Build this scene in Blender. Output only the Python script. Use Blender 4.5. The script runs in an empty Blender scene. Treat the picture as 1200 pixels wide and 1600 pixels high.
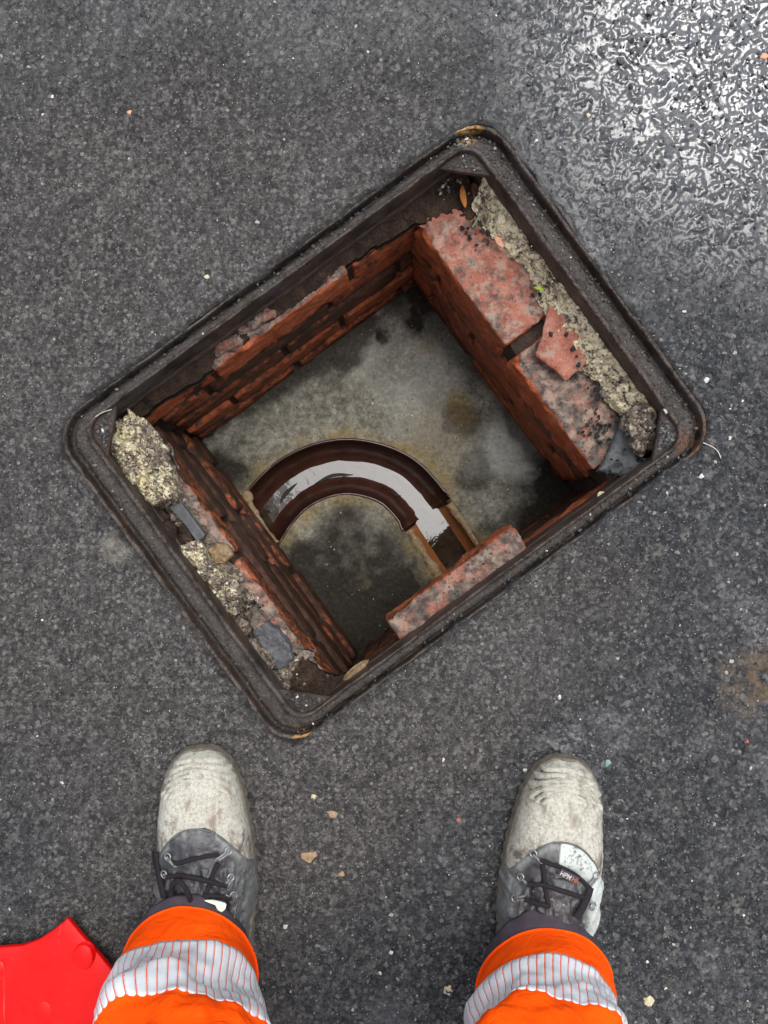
import bpy, bmesh, math, random
import numpy as np
from mathutils import Vector, Matrix

# ------------------------------------------------------------------ camera, light, exposure
scene = bpy.context.scene
COL = scene.collection
CAM_H = 1.15
cam_data = bpy.data.cameras.new('camera')
cam = bpy.data.objects.new('camera', cam_data)
COL.objects.link(cam)
cam.location = (0, 0, CAM_H)
cam.rotation_euler = (0, 0, 0)
cam_data.sensor_width = 36
cam_data.lens = 31.55
cam_data.clip_start = 0.02
cam_data.clip_end = 800
scene.camera = cam

SUN_DIR = Vector((0.175, 0.225, 0.96)).normalized()
SUN_EL = math.asin(SUN_DIR.z)
SUN_AZ = math.atan2(SUN_DIR.x, SUN_DIR.y)
world = bpy.data.worlds.new('World')
scene.world = world
world.use_nodes = True
wn = world.node_tree
wn.nodes.clear()
sky = wn.nodes.new('ShaderNodeTexSky')
sky.sky_type = 'NISHITA'
sky.sun_disc = False
sky.sun_elevation = SUN_EL
sky.sun_rotation = SUN_AZ
sky.air_density = 1.0
sky.dust_density = 3.0
sky.ozone_density = 1.0
hs = wn.nodes.new('ShaderNodeHueSaturation')
hs.inputs['Saturation'].default_value = 0.38
bgn = wn.nodes.new('ShaderNodeBackground')
bgn.inputs['Strength'].default_value = 0.15
wo = wn.nodes.new('ShaderNodeOutputWorld')
wn.links.new(sky.outputs[0], hs.inputs['Color'])
wn.links.new(hs.outputs[0], bgn.inputs['Color'])
wn.links.new(bgn.outputs[0], wo.inputs['Surface'])

sun_data = bpy.data.lights.new('sun', 'SUN')
sun_data.energy = 1.1
sun_data.angle = math.radians(40)
sun_data.color = (1.0, 0.99, 0.97)
sun = bpy.data.objects.new('sun', sun_data)
COL.objects.link(sun)
sun.location = (2, 2.4, 5)
sun.rotation_euler = SUN_DIR.to_track_quat('Z', 'Y').to_euler()

vs = scene.view_settings
vs.view_transform = 'Standard'
vs.look = 'None'
vs.gamma = 1
vs.exposure = 0.92
vs.use_curve_mapping = False

# ------------------------------------------------------------------ numpy noise
def _h(ix, iy, iz, seed):
    n = (ix.astype(np.int64) * 374761393 + iy.astype(np.int64) * 668265263
         + iz.astype(np.int64) * 2147483647 + int(seed) * 974634777) & 0xFFFFFFFF
    n = ((n ^ (n >> 13)) * 1274126177) & 0xFFFFFFFF
    n = ((n ^ (n >> 16)) * 2246822519) & 0xFFFFFFFF
    return ((n ^ (n >> 15)) & 0xFFFFFF) / float(0xFFFFFF)

def vnoise(P, seed=0):
    P = np.asarray(P, float)
    i = np.floor(P).astype(np.int64)
    f = P - i
    f = f * f * f * (f * (f * 6 - 15) + 10)
    r = 0
    for dx in (0, 1):
        wx = f[:, 0] if dx else 1 - f[:, 0]
        for dy in (0, 1):
            wy = f[:, 1] if dy else 1 - f[:, 1]
            for dz in (0, 1):
                wz = f[:, 2] if dz else 1 - f[:, 2]
                r = r + wx * wy * wz * _h(i[:, 0] + dx, i[:, 1] + dy, i[:, 2] + dz, seed)
    return r * 2 - 1

def fbm(P, octv=4, seed=0, gain=0.5):
    P = np.asarray(P, float)
    r, a, t = 0, 1.0, 0
    for k in range(octv):
        r = r + a * vnoise(P * 2.03 ** k + k * 7.3, seed + k * 17)
        t += a
        a *= gain
    return r / t * 1.4

def worley2(X, Y, seed=0):
    ix, iy = np.floor(X).astype(np.int64), np.floor(Y).astype(np.int64)
    z = np.zeros_like(ix)
    f1 = np.full(X.shape, 9.0)
    f2 = np.full(X.shape, 9.0)
    rid = np.zeros(X.shape)
    for dx in (-1, 0, 1):
        for dy in (-1, 0, 1):
            cx, cy = ix + dx, iy + dy
            px = cx + 0.15 + 0.7 * _h(cx, cy, z, seed)
            py = cy + 0.15 + 0.7 * _h(cx, cy, z, seed + 5)
            d = np.sqrt((px - X) ** 2 + (py - Y) ** 2)
            m = d < f1
            f2 = np.where(m, f1, np.minimum(f2, d))
            rid = np.where(m, _h(cx, cy, z, seed + 9), rid)
            f1 = np.where(m, d, f1)
    return f1, f2, rid

def worley3(P, seed=0):
    P = np.asarray(P, float)
    i = np.floor(P).astype(np.int64)
    f1 = np.full(len(P), 9.0)
    rid = np.zeros(len(P))
    for dx in (-1, 0, 1):
        for dy in (-1, 0, 1):
            for dz in (-1, 0, 1):
                c = i + np.array([dx, dy, dz])
                q = np.stack([c[:, k] + 0.15 + 0.7 * _h(c[:, 0], c[:, 1], c[:, 2], seed + 3 * k) for k in range(3)], 1)
                d = np.sqrt(((q - P) ** 2).sum(1))
                m = d < f1
                rid = np.where(m, _h(c[:, 0], c[:, 1], c[:, 2], seed + 11), rid)
                f1 = np.where(m, d, f1)
    return f1, rid

def sstep(a, b, x):
    t = np.clip((x - a) / (b - a), 0, 1)
    return t * t * (3 - 2 * t)

# ------------------------------------------------------------------ object helpers
ORG = {}

def tag(o, label=None, cat=None, group=None, kind=None):
    if label: o['label'] = label
    if cat: o['category'] = cat
    if group: o['group'] = group
    if kind: o['kind'] = kind
    return o

def link(o, parent=None, origin=(0, 0, 0)):
    COL.objects.link(o)
    org = Vector(origin)
    ORG[o.name] = org
    if parent is not None:
        o.parent = parent
        o.location = org - ORG[parent.name]
    else:
        o.location = org
    return o

def empty(name, loc, label=None, cat=None, group=None, kind=None):
    o = bpy.data.objects.new(name, None)
    o.empty_display_size = 0.05
    link(o, None, loc)
    return tag(o, label, cat, group, kind)

def grid_faces(nu, nv, wu=False, wv=False):
    a = np.arange(nu if wu else nu - 1)
    b = np.arange(nv if wv else nv - 1)
    A, B = np.meshgrid(a, b, indexing='ij')
    A1, B1 = (A + 1) % nu, (B + 1) % nv
    return np.stack([A * nv + B, A1 * nv + B, A1 * nv + B1, A * nv + B1], -1).reshape(-1, 4)

def make_mesh(name, V, F, mat, smooth=True, attrs=None):
    V = np.asarray(V, np.float32)
    me = bpy.data.meshes.new(name)
    if isinstance(F, np.ndarray):
        k = F.shape[1]
        me.vertices.add(len(V))
        me.vertices.foreach_set('co', V.ravel())
        me.loops.add(F.size)
        me.loops.foreach_set('vertex_index', F.astype(np.int32).ravel())
        me.polygons.add(len(F))
        me.polygons.foreach_set('loop_start', np.arange(0, F.size, k, dtype=np.int32))
        me.update(calc_edges=True)
    else:
        me.from_pydata(V.tolist(), [], F)
        me.update()
    me.polygons.foreach_set('use_smooth', [smooth] * len(me.polygons))
    if attrs:
        for an, arr in attrs.items():
            arr = np.asarray(arr, np.float32)
            if arr.ndim == 1:
                at = me.attributes.new(an, 'FLOAT', 'POINT')
                at.data.foreach_set('value', arr)
            else:
                at = me.attributes.new(an, 'FLOAT_COLOR', 'POINT')
                c = np.ones((len(arr), 4), np.float32)
                c[:, :3] = arr[:, :3]
                at.data.foreach_set('color', c.ravel())
    if mat is not None:
        for m in (mat if isinstance(mat, (list, tuple)) else [mat]):
            me.materials.append(m)
    return me

def obj(name, V, F, mat, parent=None, origin=None, smooth=True, attrs=None):
    """V in world space; the object gets its own origin."""
    V = np.asarray(V, float)
    if origin is None:
        origin = ORG[parent.name] if parent is not None else Vector((V[:, 0].mean(), V[:, 1].mean(), V[:, 2].min()))
    V = V - np.array(origin)
    o = bpy.data.objects.new(name, make_mesh(name, V, F, mat, smooth, attrs))
    return link(o, parent, origin)

class MB:
    """collects pieces into one mesh"""
    def __init__(s): s.V, s.F, s.C, s.n = [], [], [], 0
    def add(s, V, F, c=None):
        V = np.asarray(V, float)
        s.V.append(V)
        s.F += [[int(i) + s.n for i in f] for f in F]
        s.C.append(np.tile(np.array(c if c is not None else (.5, .5, .5), float), (len(V), 1)))
        s.n += len(V)
    def build(s, name, mat, parent=None, origin=None, smooth=True, col=False):
        return obj(name, np.concatenate(s.V), s.F, mat, parent, origin, smooth, {'col': np.concatenate(s.C)} if col else None)

def tube(path, r, n=8, closed=False, flat=1.0):
    """round tube along points; r scalar or list; returns V, F"""
    P = [Vector(p) for p in path]
    m = len(P)
    R = r if isinstance(r, (list, tuple, np.ndarray)) else [r] * m
    V = []
    prevx = None
    for i in range(m):
        a = P[i - 1] if (i > 0 or closed) else P[i]
        b = P[(i + 1) % m] if (i < m - 1 or closed) else P[i]
        t = (b - a).normalized()
        up = Vector((0, 0, 1)) if abs(t.z) < 0.95 else Vector((0, 1, 0))
        x = t.cross(up).normalized()
        if prevx is not None and x.dot(prevx) < 0 and abs(t.z) > .6: x = -x
        prevx = x
        y = x.cross(t).normalized()
        for k in range(n):
            an = 2 * math.pi * k / n
            V.append(P[i] + x * math.cos(an) * R[i] + y * math.sin(an) * R[i] * flat)
    F = grid_faces(m, n, closed, True).tolist()
    F = [f[::-1] for f in F]
    if not closed:
        F += [list(range(n)), list(range((m - 1) * n, m * n))[::-1]]
    return np.array([list(v) for v in V]), F

def spline(pts, n):
    """Catmull-Rom resample"""
    P = np.array(pts, float)
    P = np.vstack([2 * P[0] - P[1], P, 2 * P[-1] - P[-2]])
    m = len(P) - 3
    out = []
    for q in np.linspace(0, m - 1e-6, n):
        i = int(q); t = q - i
        p0, p1, p2, p3 = P[i:i + 4]
        out.append(0.5 * ((2 * p1) + (-p0 + p2) * t + (2 * p0 - 5 * p1 + 4 * p2 - p3) * t * t + (-p0 + 3 * p1 - 3 * p2 + p3) * t ** 3))
    return np.array(out)

# ------------------------------------------------------------------ survey helpers: the photo plan laid out on real levels
S0 = 0.00082
def at(px, py, z=0.0):
    s = S0 * (CAM_H - z) / CAM_H
    return np.array([(px - 600) * s, (800 - py) * s, z])
def atl(pts, z=0.0):
    return np.array([at(x, y, z) for x, y in pts])
CX, CY = at(601, 675)[:2]
TH = math.radians(36.2)
CT, ST = math.cos(TH), math.sin(TH)
def uv(u, v, z):
    u = np.asarray(u, float); v = np.asarray(v, float)
    return np.stack(np.broadcast_arrays(CX + u * CT - v * ST, CY + u * ST + v * CT, np.asarray(z, float)), -1)
def to_uv(X, Y):
    x, y = X - CX, Y - CY
    return x * CT + y * ST, -x * ST + y * CT

# ------------------------------------------------------------------ material helper
class NT:
    def __init__(s, name):
        s.m = bpy.data.materials.new(name)
        s.m.use_nodes = True
        s.t = s.m.node_tree
        s.t.nodes.clear()
        s.out = s.t.nodes.new('ShaderNodeOutputMaterial')
        s.b = s.t.nodes.new('ShaderNodeBsdfPrincipled')
        s.t.links.new(s.b.outputs[0], s.out.inputs[0])
        s._tc = None
    def n(s, kind, **kw):
        x = s.t.nodes.new('ShaderNode' + kind)
        for k, v in kw.items(): setattr(x, k, v)
        return x
    def set(s, sock, v):
        if isinstance(v, bpy.types.NodeSocket): s.t.links.new(v, sock)
        elif isinstance(v, (tuple, list)) and len(v) == 3 and sock.type == 'RGBA': sock.default_value = (*v, 1)
        else: sock.default_value = v
    def co(s, kind='Object'):
        if s._tc is None: s._tc = s.n('TexCoord')
        return s._tc.outputs[kind]
    def pos(s):
        return s.n('NewGeometry').outputs['Position']
    def scaled(s, v, sc):
        x = s.n('Mapping')
        s.set(x.inputs['Vector'], v)
        x.inputs['Scale'].default_value = sc
        return x.outputs[0]
    def noise(s, scale, detail=4, rough=0.55, vec=None, dist=0.0, color=False):
        x = s.n('TexNoise')
        s.set(x.inputs['Vector'], vec if vec is not None else s.co())
        x.inputs['Scale'].default_value = scale
        x.inputs['Detail'].default_value = detail
        x.inputs['Roughness'].default_value = rough
        x.inputs['Distortion'].default_value = dist
        return x.outputs['Color' if color else 'Fac']
    def vor(s, scale, feature='F1', out='Distance', vec=None, rand=1.0):
        x = s.n('TexVoronoi', feature=feature)
        s.set(x.inputs['Vector'], vec if vec is not None else s.co())
        x.inputs['Scale'].default_value = scale
        x.inputs['Randomness'].default_value = rand
        return x.outputs[out]
    def ramp(s, fac, stops, interp='LINEAR'):
        x = s.n('ValToRGB')
        x.color_ramp.interpolation = interp
        els = x.color_ramp.elements
        while len(els) < len(stops): els.new(0.5)
        for e, (p, c) in zip(els, stops):
            e.position = p
            e.color = (*c, 1) if isinstance(c, (tuple, list)) else (c, c, c, 1)
        s.set(x.inputs[0], fac)
        return x.outputs[0]
    def mix(s, fac, a, b, mode='MIX'):
        x = s.n('Mix', data_type='RGBA', blend_type=mode)
        x.clamp_factor = True
        s.set(x.inputs[0], fac); s.set(x.inputs[6], a); s.set(x.inputs[7], b)
        return x.outputs[2]
    def math(s, op, a, b=0.0, clamp=False):
        x = s.n('Math', operation=op, use_clamp=clamp)
        s.set(x.inputs[0], a); s.set(x.inputs[1], b)
        return x.outputs[0]
    def mr(s, v, a, b, c=0.0, d=1.0):
        x = s.n('MapRange')
        s.set(x.inputs[0], v)
        for i, q in enumerate((a, b, c, d)): s.set(x.inputs[i + 1], q)
        return x.outputs[0]
    def attr(s, name, out='Fac'):
        return s.n('Attribute', attribute_name=name).outputs[out]
    def bump(s, h, strength=0.5, dist=0.001, prev=None):
        x = s.n('Bump')
        x.inputs['Strength'].default_value = strength
        x.inputs['Distance'].default_value = dist
        s.set(x.inputs['Height'], h)
        if prev is not None: s.set(x.inputs['Normal'], prev)
        return x.outputs[0]
    def near(s, p, r0, r1):
        """1 within r0 of world point p, 0 beyond r1"""
        x = s.n('VectorMath', operation='DISTANCE')
        s.set(x.inputs[0], s.pos())
        x.inputs[1].default_value = p
        return s.mr(x.outputs['Value'], r0, r1, 1.0, 0.0)
    def done(s, color=None, rough=0.7, bump=None, spec=0.5, metal=0.0, coat=0.0, **kw):
        if color is not None: s.set(s.b.inputs['Base Color'], color)
        s.set(s.b.inputs['Roughness'], rough)
        s.set(s.b.inputs['Specular IOR Level'], spec)
        s.set(s.b.inputs['Metallic'], metal)
        s.set(s.b.inputs['Coat Weight'], coat)
        for k, v in kw.items(): s.set(s.b.inputs[k.replace('_', ' ')], v)
        if bump is not None: s.set(s.b.inputs['Normal'], bump)
        return s.m

M = {}
# asphalt: bitumen-bound chippings, attributes coarse / wet / bare come from the sheet
t = NT('asphalt')
pos = t.pos()
wet = t.attr('wet'); coarse = t.attr('coarse')
cellc = t.vor(260, out='Color', vec=pos)
cellv = t.ramp(cellc, [(0, .22), (.4, .6), (.72, 1.2), (1, 2.5)])
big = t.noise(5, 5, .6, pos)
mid = t.noise(45, 4, .65, pos)
fine = t.noise(420, 3, .7, pos)
base = t.mix(coarse, (.068, .064, .060), (.040, .042, .045))
base = t.mix(t.mr(big, .35, .7), base, t.mix(coarse, (.052, .048, .046), (.031, .033, .036)))
base = t.mix(1.0, base, t.ramp(mid, [(.25, .72), (.75, 1.3)]), 'MULTIPLY')
base = t.mix(1.0, base, t.ramp(fine, [(.30, .42), (.5, .95), (.70, 1.75)]), 'MULTIPLY')
base = t.mix(.75, base, cellv, 'MULTIPLY')
wp = t.n('VectorMath', operation='ADD')
t.set(wp.inputs[0], pos)
wsc = t.n('VectorMath', operation='SCALE'); wsc.inputs['Scale'].default_value = .006
t.set(wsc.inputs[0], t.noise(140, 2, .6, pos, color=True)); t.set(wp.inputs[1], wsc.outputs[0])
cb = t.vor(125, out='Color', vec=wp.outputs[0])
base = t.mix(t.math('MULTIPLY', t.mr(cb, .60, .78), t.mr(t.vor(125, vec=wp.outputs[0]), .22, .46, .62, 0)), base, (.17, .165, .155))
base = t.mix(t.math('MULTIPLY', t.mr(cb, .42, .30), t.mr(t.vor(125, vec=wp.outputs[0]), .3, .55, .7, 0)), base, (.020, .020, .022))
base = t.mix(t.math('MULTIPLY', t.mr(t.vor(190, out='Color', vec=t.pos()), .70, .8), t.mr(t.vor(190, vec=t.pos()), .2, .45, .8, 0)), base, (.022, .022, .023))
stone = t.attr('stone')
base = t.mix(t.math('MULTIPLY', stone, .55), base, t.ramp(t.attr('sid'), [(0, (.035, .035, .036)), (.6, (.075, .075, .075)), (.9, (.12, .118, .11)), (1, (.20, .19, .17))]))
# pale mineral specks
sp = t.vor(330, out='Distance', vec=pos)
spc = t.vor(330, out='Color', vec=pos)
spm = t.math('MULTIPLY', t.mr(sp, .16, .34, 1, 0), t.mr(spc, .80, .86))
base = t.mix(t.math('MULTIPLY', spm, .65), base, (.38, .37, .34))
sp2 = t.vor(95, out='Distance', vec=pos)
spc2 = t.vor(95, out='Color', vec=pos)
sm2 = t.math('MULTIPLY', t.mr(sp2, .14, .24, 1, 0), t.mr(spc2, .78, .82))
base = t.mix(t.math('MULTIPLY', sm2, .6), base, (.27, .26, .24))
base = t.mix(t.math('MULTIPLY', t.near(tuple(at(1180, 1065)), .012, .06), t.mr(mid, .4, .62)), base, (.12, .085, .05))
base = t.mix(t.math('MULTIPLY', t.near(tuple(at(178, 858)), .004, .022), t.mr(mid, .35, .6)), base, (.22, .2, .16))
base = t.mix(t.math('MULTIPLY', wet, .35), base, (.018, .018, .020))
base = t.mix(t.math('MULTIPLY', t.attr('tar'), .8), base, (.013, .012, .012))
hb = t.math('ADD', t.math('MULTIPLY', fine, .5), t.math('MULTIPLY', t.vor(300, vec=pos), .6))
bm = t.bump(hb, .9, .0024)
bm.node.inputs['Strength'].default_value = .9
t.set(bm.node.inputs['Strength'], t.mr(wet, .2, .6, .9, .18))
rough = t.mr(wet, 0, 1, .74, .16)
M['asphalt'] = t.done(base, rough, bm, spec=t.mr(wet, .12, 1, .06, .5), coat=t.mr(wet, .30, 1, 0, .62), Coat_Roughness=.13, Coat_IOR=1.9)

# loose stones coloured one by one
t = NT('chippings')
c = t.attr('col', 'Color')
c = t.mix(1.0, c, t.ramp(t.noise(500, 3), [(.3, .6), (.7, 1.3)]), 'MULTIPLY')
M['chip'] = t.done(c, .55, t.bump(t.noise(900, 3), .4, .0006), spec=.22)

# cast iron frame, wet and dirty
t = NT('cast_iron')
pos = t.pos()
n1 = t.noise(28, 5, .65, pos); n2 = t.noise(240, 4, .7, pos); n3 = t.noise(9, 3, .6, pos)
c = t.ramp(n1, [(.3, (.012, .009, .007)), (.47, (.030, .021, .016)), (.63, (.056, .036, .026)), (.8, (.11, .056, .032))])
c = t.mix(t.mr(t.math('ADD', n3, t.math('MULTIPLY', t.math('SUBTRACT', n1, .5), .8)), .52, .66), c, (.046, .041, .037))
c = t.mix(1.0, c, t.ramp(n2, [(.25, .55), (.7, 1.45)]), 'MULTIPLY')
c = t.mix(t.math('MULTIPLY', t.attr('worn'), t.mr(t.math('ADD', n2, t.math('MULTIPLY', t.math('SUBTRACT', n1, .5), .8)), .44, .66)), c, (.085, .070, .062))
c = t.mix(t.math('MULTIPLY', t.attr('silt'), t.mr(t.noise(75, 5, .7, pos), .36, .56)), c, t.ramp(t.noise(330, 4, .7, pos), [(.3, (.028, .025, .022)), (.55, (.062, .056, .050)), (.75, (.12, .108, .095))]))
sc = t.math('MULTIPLY', t.mr(t.vor(420, vec=pos), .1, .26, 1, 0), t.mr(t.vor(420, out='Color', vec=pos), .72, .8))
c = t.mix(t.math('MULTIPLY', sc, .22), c, (.18, .165, .15))
c = t.mix(t.math('MULTIPLY', t.near(tuple(at(733, 203)), .010, .020), t.mr(t.noise(90, 3, .5, pos), .36, .46)), c, (.40, .21, .035))
c = t.mix(t.math('MULTIPLY', t.near(tuple(at(727, 214)), .008, .016), t.mr(t.noise(150, 3, .5, pos), .48, .56)), c, (.42, .38, .30))
c = t.mix(t.math('MULTIPLY', t.near(tuple(at(472, 1151)), .008, .022), t.mr(t.noise(120, 3, .5, pos), .45, .58)), c, (.30, .17, .05))
c = t.mix(t.math('MULTIPLY', t.near(tuple(at(1095, 690)), .012, .04), t.mr(t.noise(60, 3, .5, pos), .40, .58)), c, (.13, .06, .03))
M['iron'] = t.done(c, t.ramp(n3, [(.38, .34), (.6, .72)]), t.bump(t.math('ADD', n2, t.noise(90, 4, .6, pos)), .9, .0026), spec=.24)

# brick: fired orange body, grimy film in patches (amount set per brick through the object colour, raised to paint SW/SE shade)
def brick_mat(name, cols, dirt_shade_c, pink=False):
    t = NT(name)
    pos = t.pos()
    oi = t.n('ObjectInfo')
    sep = t.n('SeparateColor')
    t.set(sep.inputs[0], oi.outputs['Color'])
    n1 = t.noise(35, 5, .6, pos); n2 = t.noise(330, 4, .7, pos)
    c = t.ramp(n1, [(.28, cols[0]), (.5, cols[1]), (.75, cols[2])])
    c = t.mix(1.0, c, t.ramp(n2, [(.3, .72), (.7, 1.25)]), 'MULTIPLY')
    dn = t.noise(34, 6, .74, t.scaled(pos, (1, 1, 1.5)), .6)
    dn2 = t.noise(120, 4, .7, pos)
    d = t.math('ADD', t.math('ADD', dn, t.math('MULTIPLY', t.math('SUBTRACT', dn2, .5), .45)), sep.outputs[1 if pink else 0])
    dm = t.mr(d, .88, 1.06) if pink else t.mr(d, .88, 1.05)
    dc = t.mix(t.mr(t.noise(70, 4, .6, pos), .4, .65), dirt_shade_c[0], dirt_shade_c[1])
    c = t.mix(dm, c, dc)
    sp = t.math('MULTIPLY', t.mr(t.vor(260, vec=pos), .15, .35, 1, 0), t.mr(t.vor(260, out='Color', vec=pos), .66, .74))
    c = t.mix(t.math('MULTIPLY', sp, .75), c, (.018, .016, .015))
    if pink:
        pm = t.mr(t.noise(55, 5, .7, pos), .50, .60)
        c = t.mix(t.math('MULTIPLY', pm, .7), c, (.30, .22, .17))
    h = t.math('ADD', t.math('MULTIPLY', n2, .7), t.math('MULTIPLY', dn2, .8))
    return t.done(c, t.mix(dm, (.62, .62, .62), (.5, .5, .5)), t.bump(h, .8, .0020), spec=.12)
M['brick'] = brick_mat('brick_face', [(.19, .048, .021), (.30, .079, .031), (.39, .118, .052)], [(.030, .017, .012), (.070, .034, .021)])
M['brick_top'] = brick_mat('brick_weathered', [(.19, .062, .040), (.285, .105, .072), (.37, .175, .125)], [(.050, .042, .037), (.15, .122, .10)], True)

t = NT('dark_mortar')
pos = t.pos()
n1 = t.noise(40, 5, .65, pos); n2 = t.noise(300, 4, .7, pos)
c = t.ramp(n1, [(.3, (.022, .015, .012)), (.55, (.05, .034, .025)), (.8, (.10, .06, .04))])
c = t.mix(1.0, c, t.ramp(n2, [(.3, .6), (.7, 1.4)]), 'MULTIPLY')
M['mortar'] = t.done(c, .75, t.bump(t.math('ADD', n1, n2), .8, .002), spec=.2)

t = NT('pale_mortar')
pos = t.pos()
oi = t.n('ObjectInfo'); sep = t.n('SeparateColor'); t.set(sep.inputs[0], oi.outputs['Color'])
n1 = t.noise(34, 6, .72, pos, .5); n2 = t.noise(380, 4, .7, pos)
c = t.ramp(n2, [(.28, (.06, .045, .035)), (.5, (.15, .12, .095)), (.75, (.27, .225, .18))])
c = t.mix(.8, c, t.ramp(t.attr('grain'), [(0, .35), (.3, .8), (.7, 1.3), (1, 2.0)]), 'MULTIPLY')
lm = t.mr(t.math('ADD', t.math('ADD', n1, t.math('MULTIPLY', t.math('SUBTRACT', t.noise(190, 4, .7, pos), .5), .7)), sep.outputs[0]), .98, 1.06)
lc = t.ramp(t.noise(110, 5, .7, pos), [(.3, (.27, .22, .11)), (.48, (.50, .44, .26)), (.66, (.68, .64, .47))])
lc = t.mix(sep.outputs[1], lc, t.ramp(t.noise(170, 4, .6, pos), [(.3, (.38, .30, .18)), (.5, (.60, .52, .36)), (.72, (.75, .70, .56))]))
lc = t.mix(.75, lc, t.ramp(t.attr('grain'), [(0, .45), (.35, .9), (1, 1.25)]), 'MULTIPLY')
c = t.mix(lm, c, lc)
wsp = t.math('MULTIPLY', t.mr(t.vor(170, vec=pos), .2, .4, 1, 0), t.mr(t.vor(170, out='Color', vec=pos), .74, .80))
c = t.mix(t.math('MULTIPLY', wsp, .8), c, (.60, .58, .52))
dsp = t.math('MULTIPLY', t.mr(t.vor(230, vec=pos), .2, .42, 1, 0), t.mr(t.vor(230, out='Color', vec=pos), .64, .72))
c = t.mix(t.math('MULTIPLY', dsp, .85), c, (.03, .025, .02))
M['pale'] = t.done(c, .85, t.bump(t.math('ADD', n2, t.vor(240, vec=pos)), .9, .002), spec=.12)

t = NT('slate')
pos = t.pos()
n1 = t.noise(60, 5, .65, pos); n2 = t.noise(420, 4, .7, pos)
c = t.ramp(n1, [(.3, (.050, .052, .055)), (.6, (.085, .088, .092)), (.85, (.13, .13, .13))])
c = t.mix(1.0, c, t.ramp(n2, [(.3, .7), (.7, 1.3)]), 'MULTIPLY')
M['slate'] = t.done(c, .55, t.bump(n2, .5, .001), spec=.25)

t = NT('soil')
pos = t.pos()
n1 = t.noise(60, 5, .65, pos); n2 = t.noise(450, 4, .7, pos)
c = t.ramp(n1, [(.3, (.014, .009, .006)), (.55, (.036, .023, .016)), (.8, (.075, .048, .032))])
c = t.mix(1.0, c, t.ramp(n2, [(.3, .55), (.7, 1.5)]), 'MULTIPLY')
M['soil'] = t.done(c, .8, t.bump(t.math('ADD', n2, t.vor(320, vec=pos)), .9, .002), spec=.15)

# concrete benching: stains and painted shade are attributes of the cast floor
t = NT('concrete')
pos = t.pos()
n1 = t.noise(18, 6, .68, pos, .3); n2 = t.noise(150, 5, .7, pos); n3 = t.noise(600, 3, .7, pos)
c = t.ramp(n1, [(.30, (.060, .054, .040)), (.46, (.135, .128, .102)), (.62, (.205, .198, .163)), (.8, (.30, .292, .245))])
c = t.mix(1.0, c, t.ramp(n2, [(.28, .50), (.5, .95), (.70, 1.5)]), 'MULTIPLY')
c = t.mix(1.0, c, t.ramp(t.noise(60, 5, .7, pos), [(.32, .70), (.66, 1.3)]), 'MULTIPLY')
c = t.mix(1.0, c, t.ramp(n3, [(.3, .85), (.7, 1.15)]), 'MULTIPLY')
c = t.mix(t.attr('pale'), c, t.ramp(n2, [(.3, (.30, .30, .265)), (.7, (.48, .475, .42))]))
c = t.mix(t.attr('ochre'), c, t.ramp(n2, [(.3, (.12, .085, .035)), (.7, (.26, .20, .10))]))
c = t.mix(t.attr('damp_shade'), c, t.ramp(n2, [(.28, (.007, .0055, .004)), (.55, (.020, .016, .011)), (.75, (.048, .038, .025))]))  # damp patches plus shade painted along wall bases and the south floor
pit = t.math('MULTIPLY', t.mr(t.vor(75, vec=pos), .07, .12, 1, 0), t.mr(t.vor(75, out='Color', vec=pos), .6, .66))
c = t.mix(pit, c, (.018, .016, .014))
wsp = t.math('MULTIPLY', t.mr(t.vor(130, vec=pos), .08, .16, 1, 0), t.mr(t.vor(130, out='Color', vec=pos), .8, .84))
c = t.mix(t.math('MULTIPLY', wsp, .7), c, (.5, .5, .46))
M['concrete'] = t.done(c, t.mr(t.attr('damp_shade'), 0, 1, .66, .45), t.bump(t.math('SUBTRACT', t.math('ADD', n2, t.math('MULTIPLY', n3, .4)), pit), .6, .002), spec=.10)

def glaze(name, a, b, r):
    t = NT(name)
    pos = t.pos()
    n1 = t.noise(30, 5, .6, pos); n2 = t.noise(300, 4, .7, pos)
    c = t.ramp(n1, [(.3, a), (.7, b)])
    c = t.mix(t.math('MULTIPLY', t.mr(n2, .58, .72), .4), c, tuple(x * .45 for x in a))
    sp = t.math('MULTIPLY', t.mr(t.vor(300, vec=pos), .1, .25, 1, 0), t.mr(t.vor(300, out='Color', vec=pos), .80, .84))
    c = t.mix(t.math('MULTIPLY', sp, .18), c, (.2, .16, .12))
    return t.done(c, t.ramp(n2, [(.3, r), (.7, r + .14)]), t.bump(t.noise(60, 3, .5, pos), .15, .002), spec=.5)
M['glaze_dark'] = glaze('dark_glaze', (.022, .008, .005), (.040, .014, .009), .12)
M['glaze_tan'] = glaze('orange_glaze', (.17, .058, .018), (.25, .085, .028), .25)

t = NT('water')
pos = t.pos()
M['water'] = t.done(t.ramp(t.noise(50, 4, .6, pos), [(.35, (.018, .012, .008)), (.7, (.04, .026, .016))]), .025,
                    t.bump(t.noise(30, 3, .55, t.scaled(pos, (1, 1, 1)), 1.2), .06, .004), IOR=1.55)

def simple(name, c, rough=.7, ns=80, var=.35, bump=.3, spec=.22, **kw):
    t = NT(name)
    n1 = t.noise(ns, 5, .65)
    col = t.mix(1.0, c, t.ramp(n1, [(.25, 1 - var), (.75, 1 + var)]), 'MULTIPLY')
    return t.done(col, rough, t.bump(t.noise(ns * 5, 3), bump, .0008), spec=spec, **kw)

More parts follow.
